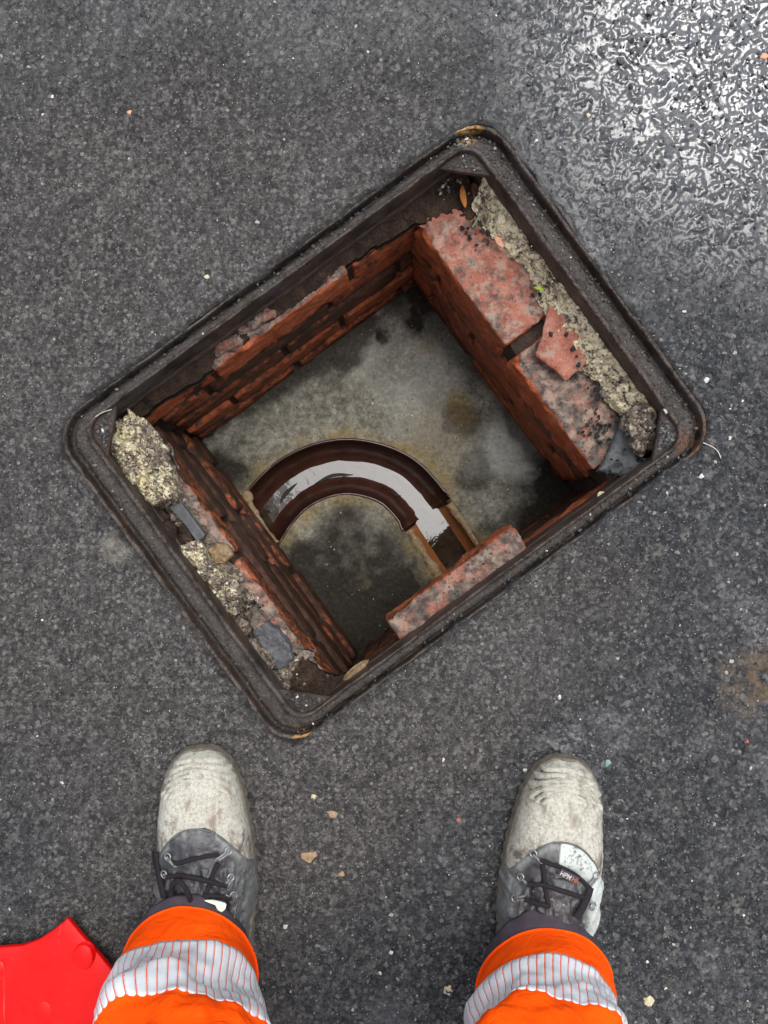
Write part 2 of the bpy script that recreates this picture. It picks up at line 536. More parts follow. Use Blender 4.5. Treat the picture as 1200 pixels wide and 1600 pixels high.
# boots
t = NT('scuffed_rand')
n1 = t.noise(28, 6, .7, None, .5); n2 = t.noise(260, 5, .72); n3 = t.noise(70, 4, .6, t.scaled(t.co(), (1, .35, 1)))
c = t.ramp(n2, [(.28, (.22, .21, .172)), (.48, (.39, .38, .32)), (.72, (.52, .51, .445))])
c = t.mix(t.mr(n3, .54, .68), c, (.23, .20, .155))
c = t.mix(t.mr(t.math('ADD', n1, t.attr('wear')), .60, .72), c, t.ramp(n2, [(.3, (.07, .062, .055)), (.7, (.16, .14, .115))]))
dsp = t.math('MULTIPLY', t.mr(t.vor(260, vec=t.co()), .1, .3, 1, 0), t.mr(t.vor(260, out='Color', vec=t.co()), .72, .76))
c = t.mix(t.math('MULTIPLY', dsp, .7), c, (.09, .08, .07))
M['rand'] = t.done(c, .75, t.bump(t.math('ADD', n2, t.math('MULTIPLY', n1, .6)), .8, .0016), spec=.12)
t = NT('grey_leather')
n1 = t.noise(24, 5, .65, None, .8); n2 = t.noise(240, 4, .7)
c = t.ramp(n1, [(.3, (.014, .014, .016)), (.52, (.030, .030, .033)), (.7, (.066, .066, .070)), (.85, (.14, .14, .14))])
c = t.mix(1.0, c, t.ramp(n2, [(.3, .7), (.7, 1.3)]), 'MULTIPLY')
c = t.mix(t.math('MULTIPLY', t.mr(t.noise(45, 6, .75, None, .4), .54, .68), .34), c, (.22, .215, .195))
c = t.mix(t.math('MULTIPLY', t.attr('chalk'), t.mr(t.math('ADD', n2, t.math('MULTIPLY', n1, .7)), .60, .80)), c, (.43, .46, .425))
wsp = t.math('MULTIPLY', t.mr(t.vor(140, vec=t.co()), .08, .2, 1, 0), t.mr(t.vor(140, out='Color', vec=t.co()), .74, .78))
c = t.mix(t.math('MULTIPLY', wsp, .6), c, (.45, .46, .44))
M['leather'] = t.done(c, t.ramp(n2, [(.3, .32), (.7, .52)]), t.bump(t.math('ADD', n1, t.math('MULTIPLY', n2, .3)), .5, .003), spec=.4)
M['sole'] = simple('rubber_sole', (.13, .115, .09), .8, 120, .5, .6)
M['lace'] = simple('black_lace', (.018, .015, .018), .85, 400, .4, .9)
M['eyelet'] = simple('eyelet_metal', (.30, .30, .31), .38, 200, .4, .2, metal=.8)
M['tagwhite'] = simple('tag_white', (.40, .40, .38), .8, 400)
M['tagred'] = simple('tag_red', (.40, .12, .09), .8, 400)
M['tagdark'] = simple('tag_dark', (.05, .05, .055), .7)

t = NT('orange_fabric')
n1 = t.noise(20, 5, .6); n2 = t.noise(700, 2, .5)
c = t.ramp(n1, [(.25, (.86, .066, .001)), (.6, (.95, .088, .0015)), (.85, (.97, .10, .002))])
c = t.mix(t.math('MULTIPLY', t.mr(t.noise(55, 6, .75), .58, .76), .45), c, (.34, .045, .012))
M['orange'] = t.done(c, .85, t.bump(t.math('ADD', n2, t.math('MULTIPLY', t.noise(90, 3), .8)), .4, .001, t.bump(t.noise(26, 4, .6, None, 1.5), .55, .008)), spec=.08)
t = NT('reflective_film')
n1 = t.noise(30, 4, .6)
c = t.ramp(n1, [(.3, (.55, .57, .59)), (.7, (.68, .715, .75))])
c = t.mix(t.math('MULTIPLY', t.mr(t.noise(60, 6, .75), .56, .74), .45), c, (.30, .26, .23))
M['reflect'] = t.done(c, .42, t.bump(t.noise(160, 3), .25, .0008), spec=.6, metal=.15)
M['black_cloth'] = simple('dark_cloth', (.040, .031, .040), .8, 60, .3, .4, spec=.3)
t = NT('red_plastic')
n1 = t.noise(25, 4, .6)
c = t.ramp(n1, [(.3, (.54, .0015, .0015)), (.7, (.64, .003, .002))])
c = t.mix(t.math('MULTIPLY', t.mr(t.noise(130, 6, .75), .58, .72), .35), c, (.22, .03, .025))
c = t.mix(t.math('MULTIPLY', t.mr(t.noise(120, 3, .5, t.scaled(t.co(), (1, .06, 1))), .66, .72), .3), c, (.62, .16, .14))
M['red'] = t.done(c, t.ramp(t.noise(60, 4), [(.3, .34), (.7, .5)]), t.bump(t.noise(14, 3), .25, .004), spec=.22)
for nm, cc in (('tan', (.30, .205, .12)), ('cream', (.46, .40, .26)), ('whitec', (.44, .44, .42)), ('leaf_orange', (.33, .12, .025)),
               ('leaf_green', (.30, .42, .04)), ('twig_green', (.13, .18, .10)), ('straw', (.50, .46, .38)), ('peach', (.55, .28, .17)),
               ('dark_gap', (.016, .012, .010)), ('teal', (.16, .26, .24)), ('redbit', (.36, .09, .075)), ('blackc', (.014, .013, .013))):
    M[nm] = simple(nm, cc, .6, 260, .35, .6)
M['paint'] = simple('pale_paint', (.62, .68, .54), .5, 100, .15, .3)

# ------------------------------------------------------------------ GROUND: the asphalt road, one sheet with the opening cut out
A_OUT, B_OUT = 0.347, 0.257
def rr_sdf(u, v, a, b, r):
    qx, qy = np.abs(u) - (a - r), np.abs(v) - (b - r)
    return np.hypot(np.maximum(qx, 0), np.maximum(qy, 0)) + np.minimum(np.maximum(qx, qy), 0) - r

def axis(lo, hi, step, far):
    core = np.arange(lo, hi + step / 2, step)
    out = [0.0]
    d = step
    while out[-1] < far:
        d *= 1.19
        out.append(out[-1] + d)
    o = np.array(out[1:])
    return np.concatenate([(lo - o)[::-1], core, hi + o])

xs = axis(-.53, .53, .0017, 90)
ys = axis(-.69, .69, .0017, 90)
GX, GY = np.meshgrid(xs, ys, indexing='ij')
sh = GX.shape
X, Y = GX.ravel(), GY.ravel()
P0 = np.stack([X, Y, np.zeros_like(X)], 1)
xb = np.interp(Y, [-.6, -.43, -.27, -.08, .16, .40, .58], [-.16, -.02, .17, .29, .21, .13, .06])
w1 = fbm(P0 * 9, 4, 3) * .07
coarse = sstep(-.06, .13, X - xb + w1)
coarse = np.maximum(coarse, .75 * sstep(.0, .14, -.33 - X + w1 * 1.4) * sstep(.0, .2, -.22 - Y))
coarse = np.maximum(coarse, .45 * sstep(.0, .25, Y - .42 + w1))
wc = at(1140, 10)
wet = np.exp(-(((X - wc[0]) / .27) ** 2 + ((Y - wc[1]) / .34) ** 2)) * 1.25
wet = np.clip(wet + w1 * 1.6 * sstep(.1, .5, wet), 0, 1)
wet = np.maximum(wet, coarse * (.22 + .26 * fbm(P0 * 14, 3, 8)))
wet = np.maximum(wet, .36 * sstep(.42, .66, Y + w1 * 1.5))
wet = np.maximum(wet, .12 + .10 * fbm(P0 * 11, 3, 9))
wet = np.maximum(wet, .30 * np.exp(-((X - .18) / .16) ** 2 - ((Y + .2) / .12) ** 2))
wet = np.clip(wet, 0, 1)
wx = X + .0030 * vnoise(P0 * 190, 1) + .0015 * vnoise(P0 * 420, 3); wy = Y + .0030 * vnoise(P0 * 190, 2) + .0015 * vnoise(P0 * 420, 4)
rot = .6
wx, wy = wx * math.cos(rot) - wy * math.sin(rot), wx * math.sin(rot) + wy * math.cos(rot)
f1, f2, r1 = worley2(wx / .0075, wy / .0075, 4)
e1 = sstep(0, .35, f2 - f1)
g1, g2, r2 = worley2(wx / .0042, wy / .0042, 6)
e2 = sstep(0, .4, g2 - g1)
hc = e1 * (.15 + .85 * r1) * .0024 * (1 - .5 * f1 ** 2) + e2 * r2 * .0006
hf = e2 * r2 * .0008 + e1 * (r1 > .75) * .0007
Zg = hf * (1 - coarse) + hc * coarse * (1 + .9 * wet) + fbm(P0 * 7, 4, 12) * .0016 + fbm(P0 * 60, 3, 15) * .0004
# wet corner: rounded, bitumen-coated chippings stand proud
d1, d2, dr = worley2(wx / .0088 + 3.3, wy / .0088, 14)
dome = np.clip(1 - (d1 / .66) ** 2, 0, 1) ** .75 * (.45 + .55 * dr)
wz = sstep(.2, .55, wet)
Zg = Zg - (hc * coarse * (1 + .9 * wet) + hf * (1 - coarse)) * .92 * wz
Pr = np.stack([X * .8 - Y * .6, X * .6 + Y * .8, P0[:, 2]], 1)
bump_ = np.clip(vnoise(Pr * 125, 29) + .45 * vnoise(Pr * 250, 31), -.55, 2) * .0019 + vnoise(Pr * 48, 30) * .0016
Zg = Zg + (bump_ + dome * (dr > .72) * .0022) * wz + np.maximum(dome * .0016 * (dr > .45), 0) * (1 - wz) * (.12 + .88 * coarse)
# a few worn hollows
for (px, py, r, d) in ((455, 1270, .018, .0022), (780, 1110, .03, .0015), (1010, 1290, .03, .002), (640, 1330, .03, .001), (300, 1180, .05, .0012)):
    c = at(px, py)
    Zg -= d * np.exp(-((X - c[0]) ** 2 + (Y - c[1]) ** 2) / r ** 2)
U, V_ = to_uv(X, Y)
sd = rr_sdf(U, V_, A_OUT, B_OUT, .048) + .0040 * fbm(P0 * 42, 4, 31) + .0014
Zg = np.where(sd < .03, Zg * sstep(-.005, .03, sd) + .0026 * (1 - sstep(0, .03, sd)), Zg)
tar = (1 - sstep(.003, .009, sd + .004 * fbm(P0 * 80, 3, 33))) * (.5 + .5 * sstep(-.3, .3, fbm(P0 * 30, 3, 35)))
Zg = Zg - .0016 * tar
Zg = np.where(sd < 0, Zg - .03 * sstep(0, .004, -sd), Zg)
Zg = np.where((np.abs(X) > 1.2) | (np.abs(Y) > 1.4), 0, Zg)
stone = np.clip(np.maximum(e1 * coarse, e2 * .5), 0, 1) * (.3 + .7 * (r1 > .55))
F = grid_faces(*sh)
keep = ~((sd[F] < -.007).all(1))
F = F[keep]
used = np.zeros(len(X), bool); used[F] = True
remap = np.cumsum(used) - 1
road = obj('road', np.stack([X, Y, Zg], 1)[used], remap[F], M['asphalt'], None, (0, 0, 0),
           attrs={'coarse': coarse[used], 'wet': wet[used], 'stone': stone[used], 'sid': r1[used], 'tar': tar[used]})
tag(road, 'dark grey asphalt road surface, wet and coarse at the upper right', 'road', kind='structure')

def ground_z(x, y):
    i = np.clip(np.searchsorted(xs, x), 0, len(xs) - 1); j = np.clip(np.searchsorted(ys, y), 0, len(ys) - 1)
    return float(Zg[i * sh[1] + j])

# loose chippings lying on the road: a mass nobody could count
rng = np.random.default_rng(7)
ICO_V = None
def shard(c, r, seed, flat=.7):
    g = np.random.default_rng(seed)
    base = np.array([[1, 0, 0], [-1, 0, 0], [0, 1, 0], [0, -1, 0], [0, 0, 1], [0, 0, -1],
                     [.6, .6, .55], [-.6, .6, .5], [.6, -.6, .5], [-.6, -.6, .55]], float)
    b = base * (.65 + .6 * g.random((10, 1)))
    a = g.random() * 6.28
    R = np.array([[math.cos(a), -math.sin(a), 0], [math.sin(a), math.cos(a), 0], [0, 0, 1]])
    b = (b * np.array([1, .55 + .4 * g.random(), flat])) @ R.T
    return np.asarray(c) + b * r
SHF = [[0, 2, 6], [0, 6, 8], [0, 8, 3], [6, 4, 8], [2, 7, 6], [6, 7, 4], [2, 1, 7], [7, 1, 9], [7, 9, 4], [9, 8, 4], [1, 3, 9], [9, 3, 8],
       [0, 5, 2], [2, 5, 1], [1, 5, 3], [3, 5, 0]]
GREYS = [(.03, .03, .032), (.05, .05, .05), (.07, .07, .068), (.10, .10, .095), (.16, .155, .145), (.30, .29, .26), (.5, .49, .45)]
GP = [.26, .27, .2, .13, .09, .035, .015]
mb = MB()
k = 0
while k < 9000:
    x, y = rng.uniform(-.55, .55), rng.uniform(-.7, .7)
    i = np.searchsorted(xs, x); j = np.searchsorted(ys, y)
    cm = coarse[i * sh[1] + j]; s_ = sd[i * sh[1] + j]
    dens = .10 + .9 * cm
    c1 = at(1120, 720); dens += 1.2 * math.exp(-((x - c1[0]) ** 2 + (y - c1[1]) ** 2) / .08 ** 2)
    if s_ < .002 or rng.random() > dens: continue
    r = .0008 + .0026 * rng.random() ** 2.6
    if cm > .5 and rng.random() < .12: r *= 1.4
    zz = Zg[i * sh[1] + j]
    mb.add(shard((x, y, zz + r * .18), r, int(rng.integers(1 << 30)), .6), SHF, GREYS[rng.choice(7, p=GP)])
    k += 1
tag(mb.build('loose_chippings', M['chip'], None, (0, 0, 0), smooth=False, col=True), 'loose dark and pale stone chippings scattered over the asphalt', 'chippings', kind='stuff')

# ------------------------------------------------------------------ MANHOLE FRAME
frame = empty('manhole_frame', (CX, CY, 0), 'rusty cast iron manhole frame without its cover, set in the asphalt', 'manhole frame')
def rrect(a, b, r, n=14, ns=26):
    pts = []
    cs = [(a - r, b - r, 0), (-(a - r), b - r, 90), (-(a - r), -(b - r), 180), (a - r, -(b - r), 270)]
    for q, (cx, cy, a0) in enumerate(cs):
        for k in range(n + 1):
            an = math.radians(a0 + 90 * k / n)
            pts.append((cx + r * math.cos(an), cy + r * math.sin(an)))
        nx, ny, na = cs[(q + 1) % 4]
        p = pts[-1]
        an = math.radians(na)
        e = (nx + r * math.cos(an), ny + r * math.sin(an))
        for k in range(1, ns):
            f = k / ns
            pts.append((p[0] + (e[0] - p[0]) * f, p[1] + (e[1] - p[1]) * f))
    return np.array(pts)
# profile: (fraction across from outer edge to inner ridge, z, corner radius)
prof = [(.00, -.050, .048), (.00, -.006, .048), (.00, .0000, .048), (.015, .0012, .048), (.07, .0014, .047), (.110, .0008, .047), (.125, -.001, .046),
        (.145, -.016, .045), (.18, -.020, .044), (.26, -.0185, .042), (.36, -.0125, .040), (.55, -.0100, .036), (.72, -.0112, .032), (.79, -.0125, .030), (.825, -.003, .029), (.85, .0006, .028),
        (.90, .0018, .026), (.965, .0012, .025), (.99, -.0012, .024), (1.00, -.005, .024), (1.01, -.018, .024), (1.00, -.028, .024), (.99, -.040, .025), (.96, -.048, .026),
        (.80, -.051, .03), (.0, -.053, .048)]
rings = []
for (f, z, r) in prof:
    p = rrect(A_OUT - f * .0405, B_OUT - f * .0235, r)
    rings.append(uv(p[:, 0], p[:, 1], z))
npf, nr = len(rings), len(rings[0])
Vf = np.array(rings).reshape(-1, 3)
# refine: resample between rings for relief
def dense(R, sub):
    out = []
    for i in range(len(R) - 1):
        for k in range(sub): out.append(R[i] + (R[i + 1] - R[i]) * k / sub)
    out.append(R[-1])
    return np.array(out)
Rd = dense(np.array(rings), 3)
# close the perimeter densely too
per = []
for ring in Rd:
    nxt = np.roll(ring, -1, 0)
    per.append(np.stack([ring, (ring + nxt) / 2], 1).reshape(-1, 3))
Rd = np.array(per)
n_a, n_b = Rd.shape[:2]
Vd = Rd.reshape(-1, 3)
nz_ = fbm(Vd * 70, 4, 40) * .0011 + fbm(Vd * 14, 3, 44) * .0010 + fbm(Vd * 240, 3, 47) * .0007
Vd = Vd + np.stack([fbm(Vd * 60, 3, 41) * .0007, fbm(Vd * 60, 3, 42) * .0007, nz_], 1)
pf_ = np.array([q[0] for q in prof]); pz_ = np.array([q[1] for q in prof])
pf_d = np.concatenate([np.linspace(pf_[i], pf_[i + 1], 3, endpoint=False) for i in range(len(prof) - 1)] + [[pf_[-1]]])
pz_d = np.concatenate([np.linspace(pz_[i], pz_[i + 1], 3, endpoint=False) for i in range(len(prof) - 1)] + [[pz_[-1]]])
worn_ = np.repeat(((pz_d > -.0012) & (pf_d < 1.005)).astype(float), n_b)
silt_ = np.repeat(((pf_d > .17) & (pf_d < .81) & (pz_d > -.02)).astype(float), n_b)
obj('seating_ring', Vd, grid_faces(n_a, n_b, False, True)[:, ::-1], M['iron'], frame, attrs={'worn': worn_, 'silt': silt_})
# corner webs
def radial_slab(outline, zt, zb, nth=96, nr_=22, dome=.0, edge=.002, namp=.001, nscale=60, seed=0, gran=0., gscale=180, tilt=(0, 0), smooth_outline=True, sideamp=.0, undercut=.9, facet=0.):
    """solid piece from a plan outline: relief top, rounded edge, rough side, closed bottom.  outline: (n,2) world xy"""
    O = np.array(outline, float)[:, :2]
    if np.sum(O[:, 0] * np.roll(O[:, 1], -1) - np.roll(O[:, 0], -1) * O[:, 1]) < 0: O = O[::-1]
    c = O.mean(0)
    seg = np.linalg.norm(np.roll(O, -1, 0) - O, axis=1)
    cum = np.concatenate([[0], np.cumsum(seg)])
    q = np.linspace(0, cum[-1], nth, endpoint=False)
    Oc = np.vstack([O, O[:1]])
    B = np.stack([np.interp(q, cum, Oc[:, 0]), np.interp(q, cum, Oc[:, 1])], 1)
    if smooth_outline:
        B = .25 * np.roll(B, 1, 0) + .5 * B + .25 * np.roll(B, -1, 0)
    size = np.abs(O - c).max()
    B = B + (B - c) / (np.linalg.norm(B - c, axis=1, keepdims=True) + 1e-9) * (fbm(np.c_[B * nscale * .7, np.full(nth, seed * 3.1)], 3, seed) * sideamp)[:, None]
    rs = np.concatenate([np.linspace(0.02, .9, nr_), [.95, .98, 1.0]])
    V, ht = [], []
    for r in rs:
        xy = c + (B - c) * r
        z = zt + dome * (1 - r ** 2) - edge * max(0, (r - .86) / .14) ** 2 + (xy - c) @ np.array(tilt)
        V.append(np.c_[xy, z])
    for f in (.25, .5, .75, 1.0):
        xy = c + (B - c) * (1 - (1 - undercut) * f)
        z0 = zt - edge + (xy - c) @ np.array(tilt)
        V.append(np.c_[xy, z0 + (zb - z0) * f])
    V.append(np.c_[c + (B - c) * .02, np.full(nth, zb)])
    V = np.array(V)
    m = V.shape[0]
    W_ = V.reshape(-1, 3)
    radial_slab.grain = np.full(len(W_), .5)
    topw = np.repeat(np.concatenate([np.ones(len(rs)), [.6, .4, .2, 0, 0]]), nth)
    d = fbm(W_ * nscale, 4, seed + 1) * namp
    if facet > 0:
        f1b, ridb = worley3(W_ * 52 + fbm(W_ * 60, 2, seed + 31)[:, None] * .25, seed + 30)
        d = d + facet * (ridb - .5 + (.5 - f1b) * .8)
    if gran > 0:
        f1_, rid_ = worley3(W_ * gscale + fbm(W_ * gscale * 1.3, 2, seed)[:, None] * .35, seed + 2)
        radial_slab.grain = rid_ * (f1_ < .62) + .0 * f1_
        d = d + gran * (.4 + rid_) * (1 - np.clip(f1_ * 1.25, 0, 1) ** 2)
    W_ = W_.copy()
    W_[:, 2] += d * topw
    sidew = np.repeat(np.concatenate([np.clip((rs - .8) / .2, 0, 1), [1, 1, .8, .5, 0]]), nth)
    cxy = W_[:, :2] - c
    W_[:, :2] += cxy / (np.linalg.norm(cxy, axis=1, keepdims=True) + 1e-6) * (d * sidew)[:, None] * .8
    F_ = grid_faces(m, nth, False, True)
    Fl = F_.tolist()
    Fl.append(list(range(nth)))
    Fl.append(list(range((m - 1) * nth, m * nth))[::-1])
    return W_, Fl
for (su, sv) in ((1, 1), (-1, 1), (-1, -1), (1, -1)):
    a, b = A_OUT - .0400, B_OUT - .0225
    p = [(a + .002, b - .050), (a + .002, b - .02), (a - .006, b - .006), (a - .02, b + .002), (a - .052, b + .002)]
    o = uv([su * x for x, _ in p], [sv * y for _, y in p], 0)[:, :2]
    Vg, Fg = radial_slab(o, -.0085, -.018, 60, 14, .0, .0012, .0012, 80, 3 + su * 2 + sv, smooth_outline=False, undercut=1.0)
    obj('corner_web', Vg, Fg, M['iron'], frame)
# grit caught in the groove and on the webs
mb = MB()
for k in range(1700):
    side = rng.random()
    f = rng.uniform(.27, .74)
    ring = rrect(A_OUT - f * .0405, B_OUT - f * .0235, .037, 14, 60)
    p = ring[rng.integers(len(ring))] + rng.normal(0, .0012, 2)
    if p[0] < .05 and rng.random() < .45: continue
    r = .0006 + .0021 * rng.random() ** 2.2
    mb.add(shard(uv(p[0], p[1], -.0100 + r * .15), r, int(rng.integers(1 << 30)), .5), SHF, GREYS[rng.choice(7, p=[.34, .3, .2, .1, .04, .013, .007])])
for k in range(420):
    p = rng.choice([0, 1, 2, 3], p=[.15, .15, .2, .5])
    su, sv = ((1, 1), (-1, 1), (-1, -1), (1, -1))[p]
    a_ = rng.random(); b_ = rng.random()
    if a_ + b_ > 1: a_, b_ = 1 - a_, 1 - b_
    u_, v_ = su * (A_OUT - .045 - a_ * .034), sv * (B_OUT - .028 - b_ * .034)
    r = .0007 + .0030 * rng.random() ** 2
    mb.add(shard(uv(u_, v_, -.0082 + r * .3), r, int(rng.integers(1 << 30))), SHF, GREYS[rng.choice(7, p=GP)])
g = mb.build('groove_grit', M['chip'], frame, None, smooth=False, col=True)
g['kind'] = 'stuff'

# ------------------------------------------------------------------ CHAMBER: brick walls, benching, channel
chamber = empty('inspection_chamber', (CX, CY, -.5), 'brick lined inspection chamber under the open manhole frame', 'inspection chamber')
ORG[chamber.name] = Vector((CX, CY, -.5))
FLOOR = -.45

def brick_mesh(name, L, D, Hh, res, seed, chip=.003, rad=.004, rough=.0012, broken=None):
    """rounded, chipped box: x length, y depth (front face at y=0, body to y=D), z from -Hh to 0; slot 0 face, slot 1 bed face"""
    nx, ny, nz = [max(2, int(q / res) + 1) for q in (L, D, Hh)]
    Vs, Fs, Ms, n0 = [], [], [], 0
    def face(o, e1, e2, n1, n2, mi):
        nonlocal n0
        a, b = np.meshgrid(np.linspace(0, 1, n1), np.linspace(0, 1, n2), indexing='ij')
        P = np.array(o) + a.reshape(-1, 1) * np.array(e1) + b.reshape(-1, 1) * np.array(e2)
        Vs.append(P); f = grid_faces(n1, n2) + n0
        Fs.append(f); Ms.extend([mi] * len(f)); n0 += len(P)
    h = L / 2
    face((-h, 0, 0), (L, 0, 0), (0, D, 0), nx, ny, 1)
    face((-h, 0, -Hh), (L, 0, 0), (0, 0, Hh), nx, nz, 0)
    face((h, 0, -Hh), (0, D, 0), (0, 0, Hh), ny, nz, 0)
    face((-h, D, -Hh), (0, -D, 0), (0, 0, Hh), ny, nz, 0)
    face((h, D, -Hh), (-L, 0, 0), (0, 0, Hh), nx, nz, 0)
    face((-h, D, -Hh), (L, 0, 0), (0, -D, 0), nx, ny, 0)
    V = np.concatenate(Vs)
    ctr = np.array([0, D / 2, -Hh / 2])
    half = np.array([h, D / 2, Hh / 2])
    q = V - ctr
    # edges worn by noise-driven radius
    rr = rad * (1 + .9 * np.clip(fbm(V * 45 + seed, 3, seed), -1, 1.5)) + chip * np.clip(fbm(V * 22 + seed * 2, 3, seed + 3) - .25, 0, 1) * 3
    rr = np.clip(rr, .0008, .45 * half.min())[:, None]
    inner = np.clip(q, -(half - rr), half - rr)
    d = q - inner
    ln = np.linalg.norm(d, axis=1, keepdims=True)
    q = inner + np.where(ln > 1e-9, d / np.maximum(ln, 1e-9) * rr, 0)
    V = q + ctr
    nrm = np.where(np.abs(q / half) > .93, np.sign(q), 0)
    disp = fbm(V * 90 + seed, 4, seed + 7) * rough + fbm(V * 25 + seed, 3, seed + 8) * rough * .9
    V = V + nrm * disp[:, None]
    if broken: V = broken(V)
    me = make_mesh(name, V, np.concatenate(Fs), [M['brick'], M['brick_top']])
    me.polygons.foreach_set('material_index', Ms)
    # weld the seams
    bm = bmesh.new(); bm.from_mesh(me); bmesh.ops.remove_doubles(bm, verts=bm.verts, dist=1e-5); bm.to_mesh(me); bm.free()
    return me

# walls: (name, facing angle in plan, function (run, offset) -> (u, v), face offset of each course, first course height)
def wall(run_lo, run_hi, place, ang, offs, first_h, first, seed, label, ztop=-.085, dirt=(.2, .2, .2, .2, .2)):  # dirt: grime per course, raised on SW and SE walls to paint shade
    """place(run, off) -> (u, v); off is distance outward from the chamber centre line"""
    back = max(offs) + .010
    # mortar bed behind and between the bricks
    n1, n2 = int((run_hi - run_lo) / .006), 64
    R_, Z_ = np.meshgrid(np.linspace(run_lo - .085, run_hi + .085, n1), np.linspace(-.53, ztop - .012 - .0004 * seed, n2), indexing='ij')
    r_, z_ = R_.ravel(), Z_.ravel()
    ub, vb = place(r_, np.full_like(r_, back))
    Vw = uv(ub, vb, z_)
    dsp = fbm(Vw * 60, 4, seed) * .004
    # follow the face of the courses
    zc, hh = ztop, first_h
    bands = []
    for i in range(5):
        bands.append((zc, zc - hh, offs[i])); zc -= hh + .010; hh = .065
    off = np.full_like(z_, bands[-1][2])
    for (zt, zb, of) in bands[::-1]:
        off = np.where(z_ > zb - .010, of, off)
    ub, vb = place(r_, off + .0095 + dsp)
    front = uv(ub, vb, z_)
    ub, vb = place(r_, np.full_like(r_, back + .12))
    rear = uv(ub, vb, z_)
    nv = len(front)
    Fq = grid_faces(n1, n2)
    def strip(idx): return [[idx[k], idx[k + 1], idx[k + 1] + nv, idx[k] + nv] for k in range(len(idx) - 1)]
    Fl = Fq.tolist() + (Fq[:, ::-1] + nv).tolist()
    top = [i * n2 + n2 - 1 for i in range(n1)]; bot = [i * n2 for i in range(n1)]
    Fl += strip(top) + strip(bot) + strip(list(range(n2))) + strip(list(range((n1 - 1) * n2, n1 * n2)))
    w = obj('brick_wall', np.concatenate([front, rear]), Fl, M['mortar'], chamber)
    w['label'] = label
    g = np.random.default_rng(seed)
    def put(me, run, off, z, dirt_shade_, rz=0., lab=None, tilt=0.):
        b = bpy.data.objects.new('brick', me)
        u_, v_ = place(run, off)
        p = uv(u_, v_, z)
        link(b, w, p)
        b.rotation_euler = (tilt, 0, TH + ang + rz)
        b.color = (dirt_shade_[0], dirt_shade_[1], 0, 1) if isinstance(dirt_shade_, tuple) else (dirt_shade_, dirt_shade_, 0, 1)
        if lab: b['label'] = lab
        return b
    # first course: individual weathered bricks
    for (lo, hi, of, z, hgt, dt, sd_, br) in first:
        put(brick_mesh('brick', hi - lo, .1025, hgt, .0035, sd_, chip=.015, rad=.0042, rough=.0022, broken=br), (lo + hi) / 2, of, z, dt, g.uniform(-.012, .012))
    # lower courses
    zc = ztop - first_h - .010
    for ci in range(1, 5):
        x = run_lo - (.11 if ci % 2 else .0) - g.random() * .04
        while x < run_hi:
            hi = x + .215
            lo_, hi_ = max(x, run_lo), min(hi, run_hi)
            if hi_ - lo_ > .02:
                me = brick_mesh('brick', hi_ - lo_, .09, .065, .011, int(g.integers(999)), chip=.003, rad=.003, rough=.0008)
                me.materials[1] = M['brick']
                put(me, (lo_ + hi_) / 2, offs[ci] + g.normal(0, .0012), zc + g.normal(0, .001), dirt[ci] + g.normal(0, .07), g.normal(0, .006))
            x = hi + .010
        zc -= .075
    return w, put

# NE wall: runs along v, faces -u
ne, put_ne = wall(-.255, .222, lambda r, o: (o, -r), math.radians(90) * -1, [.2085, .2115, .2155, .2195, .2225], .092, [
    (-.211, -.004, .2085, -.083, .092, (.34, .44), 11, None), (.0155, .207, .2045, -.087, .090, (.27, .54), 23, None), (.222, .31, .222, -.098, .09, .6, 31, None)],
    5, 'wall with two pink weathered bricks and crumbling mortar on its top', dirt=(0, .50, .38, .36, .44))
# NW wall: runs along u, faces -v
nw, put_nw = wall(-.245, .222, lambda r, o: (r, o), 0.0, [.2135, .219, .2155, .2135, .212], .086, [
    (-.31, -.146, .221, -.090, .080, (.30, .55), 41, None), (-.1345, .094, .2130, -.084, .088, (.24, .50), 47, None), (.106, .222, .217, -.092, .080, (.42, .5), 53, None)],
    9, 'wall with a long smooth orange brick in its top course', dirt=(0, .46, .50, .42, .52))
# SW wall: runs along v, faces +u
sw, put_sw = wall(-.255, .216, lambda r, o: (-o, r), math.radians(90), [.257, .2535, .2515, .249, .2465], .066, [
    (-.245, -.016, .258, -.088, .066, (.52, .52), 61, None), (-.006, .214, .2575, -.090, .066, (.50, .56), 67, None)],
    13, 'grimy wall with painted-in shade under the lumps of broken mortar', dirt=(0, .66, .62, .60, .56))  # grime raised here so its colour also stands in for shade
# SE wall: runs along u, faces +v
se, put_se = wall(-.245, .225, lambda r, o: (-r, -o), math.radians(180), [.236, .242, .246, .249, .252], .066, [
    (-.225, -.082, .236, -.088, .066, .34, 71, None), (.156, .25, .238, -.088, .066, .48, 79, None)],
    17, 'wall half hidden under the frame with one brick jutting out', dirt=(0, .6, .6, .6, .6))  # high grime values paint shade on this wall as well
b = put_se(brick_mesh('brick', .214, .1025, .065, .003, 83, chip=.008, rad=.005, rough=.0022), .039, .2005, -.060, (.42, .52), .012, 'pinkish mottled brick jutting out over the channel', 0.0)

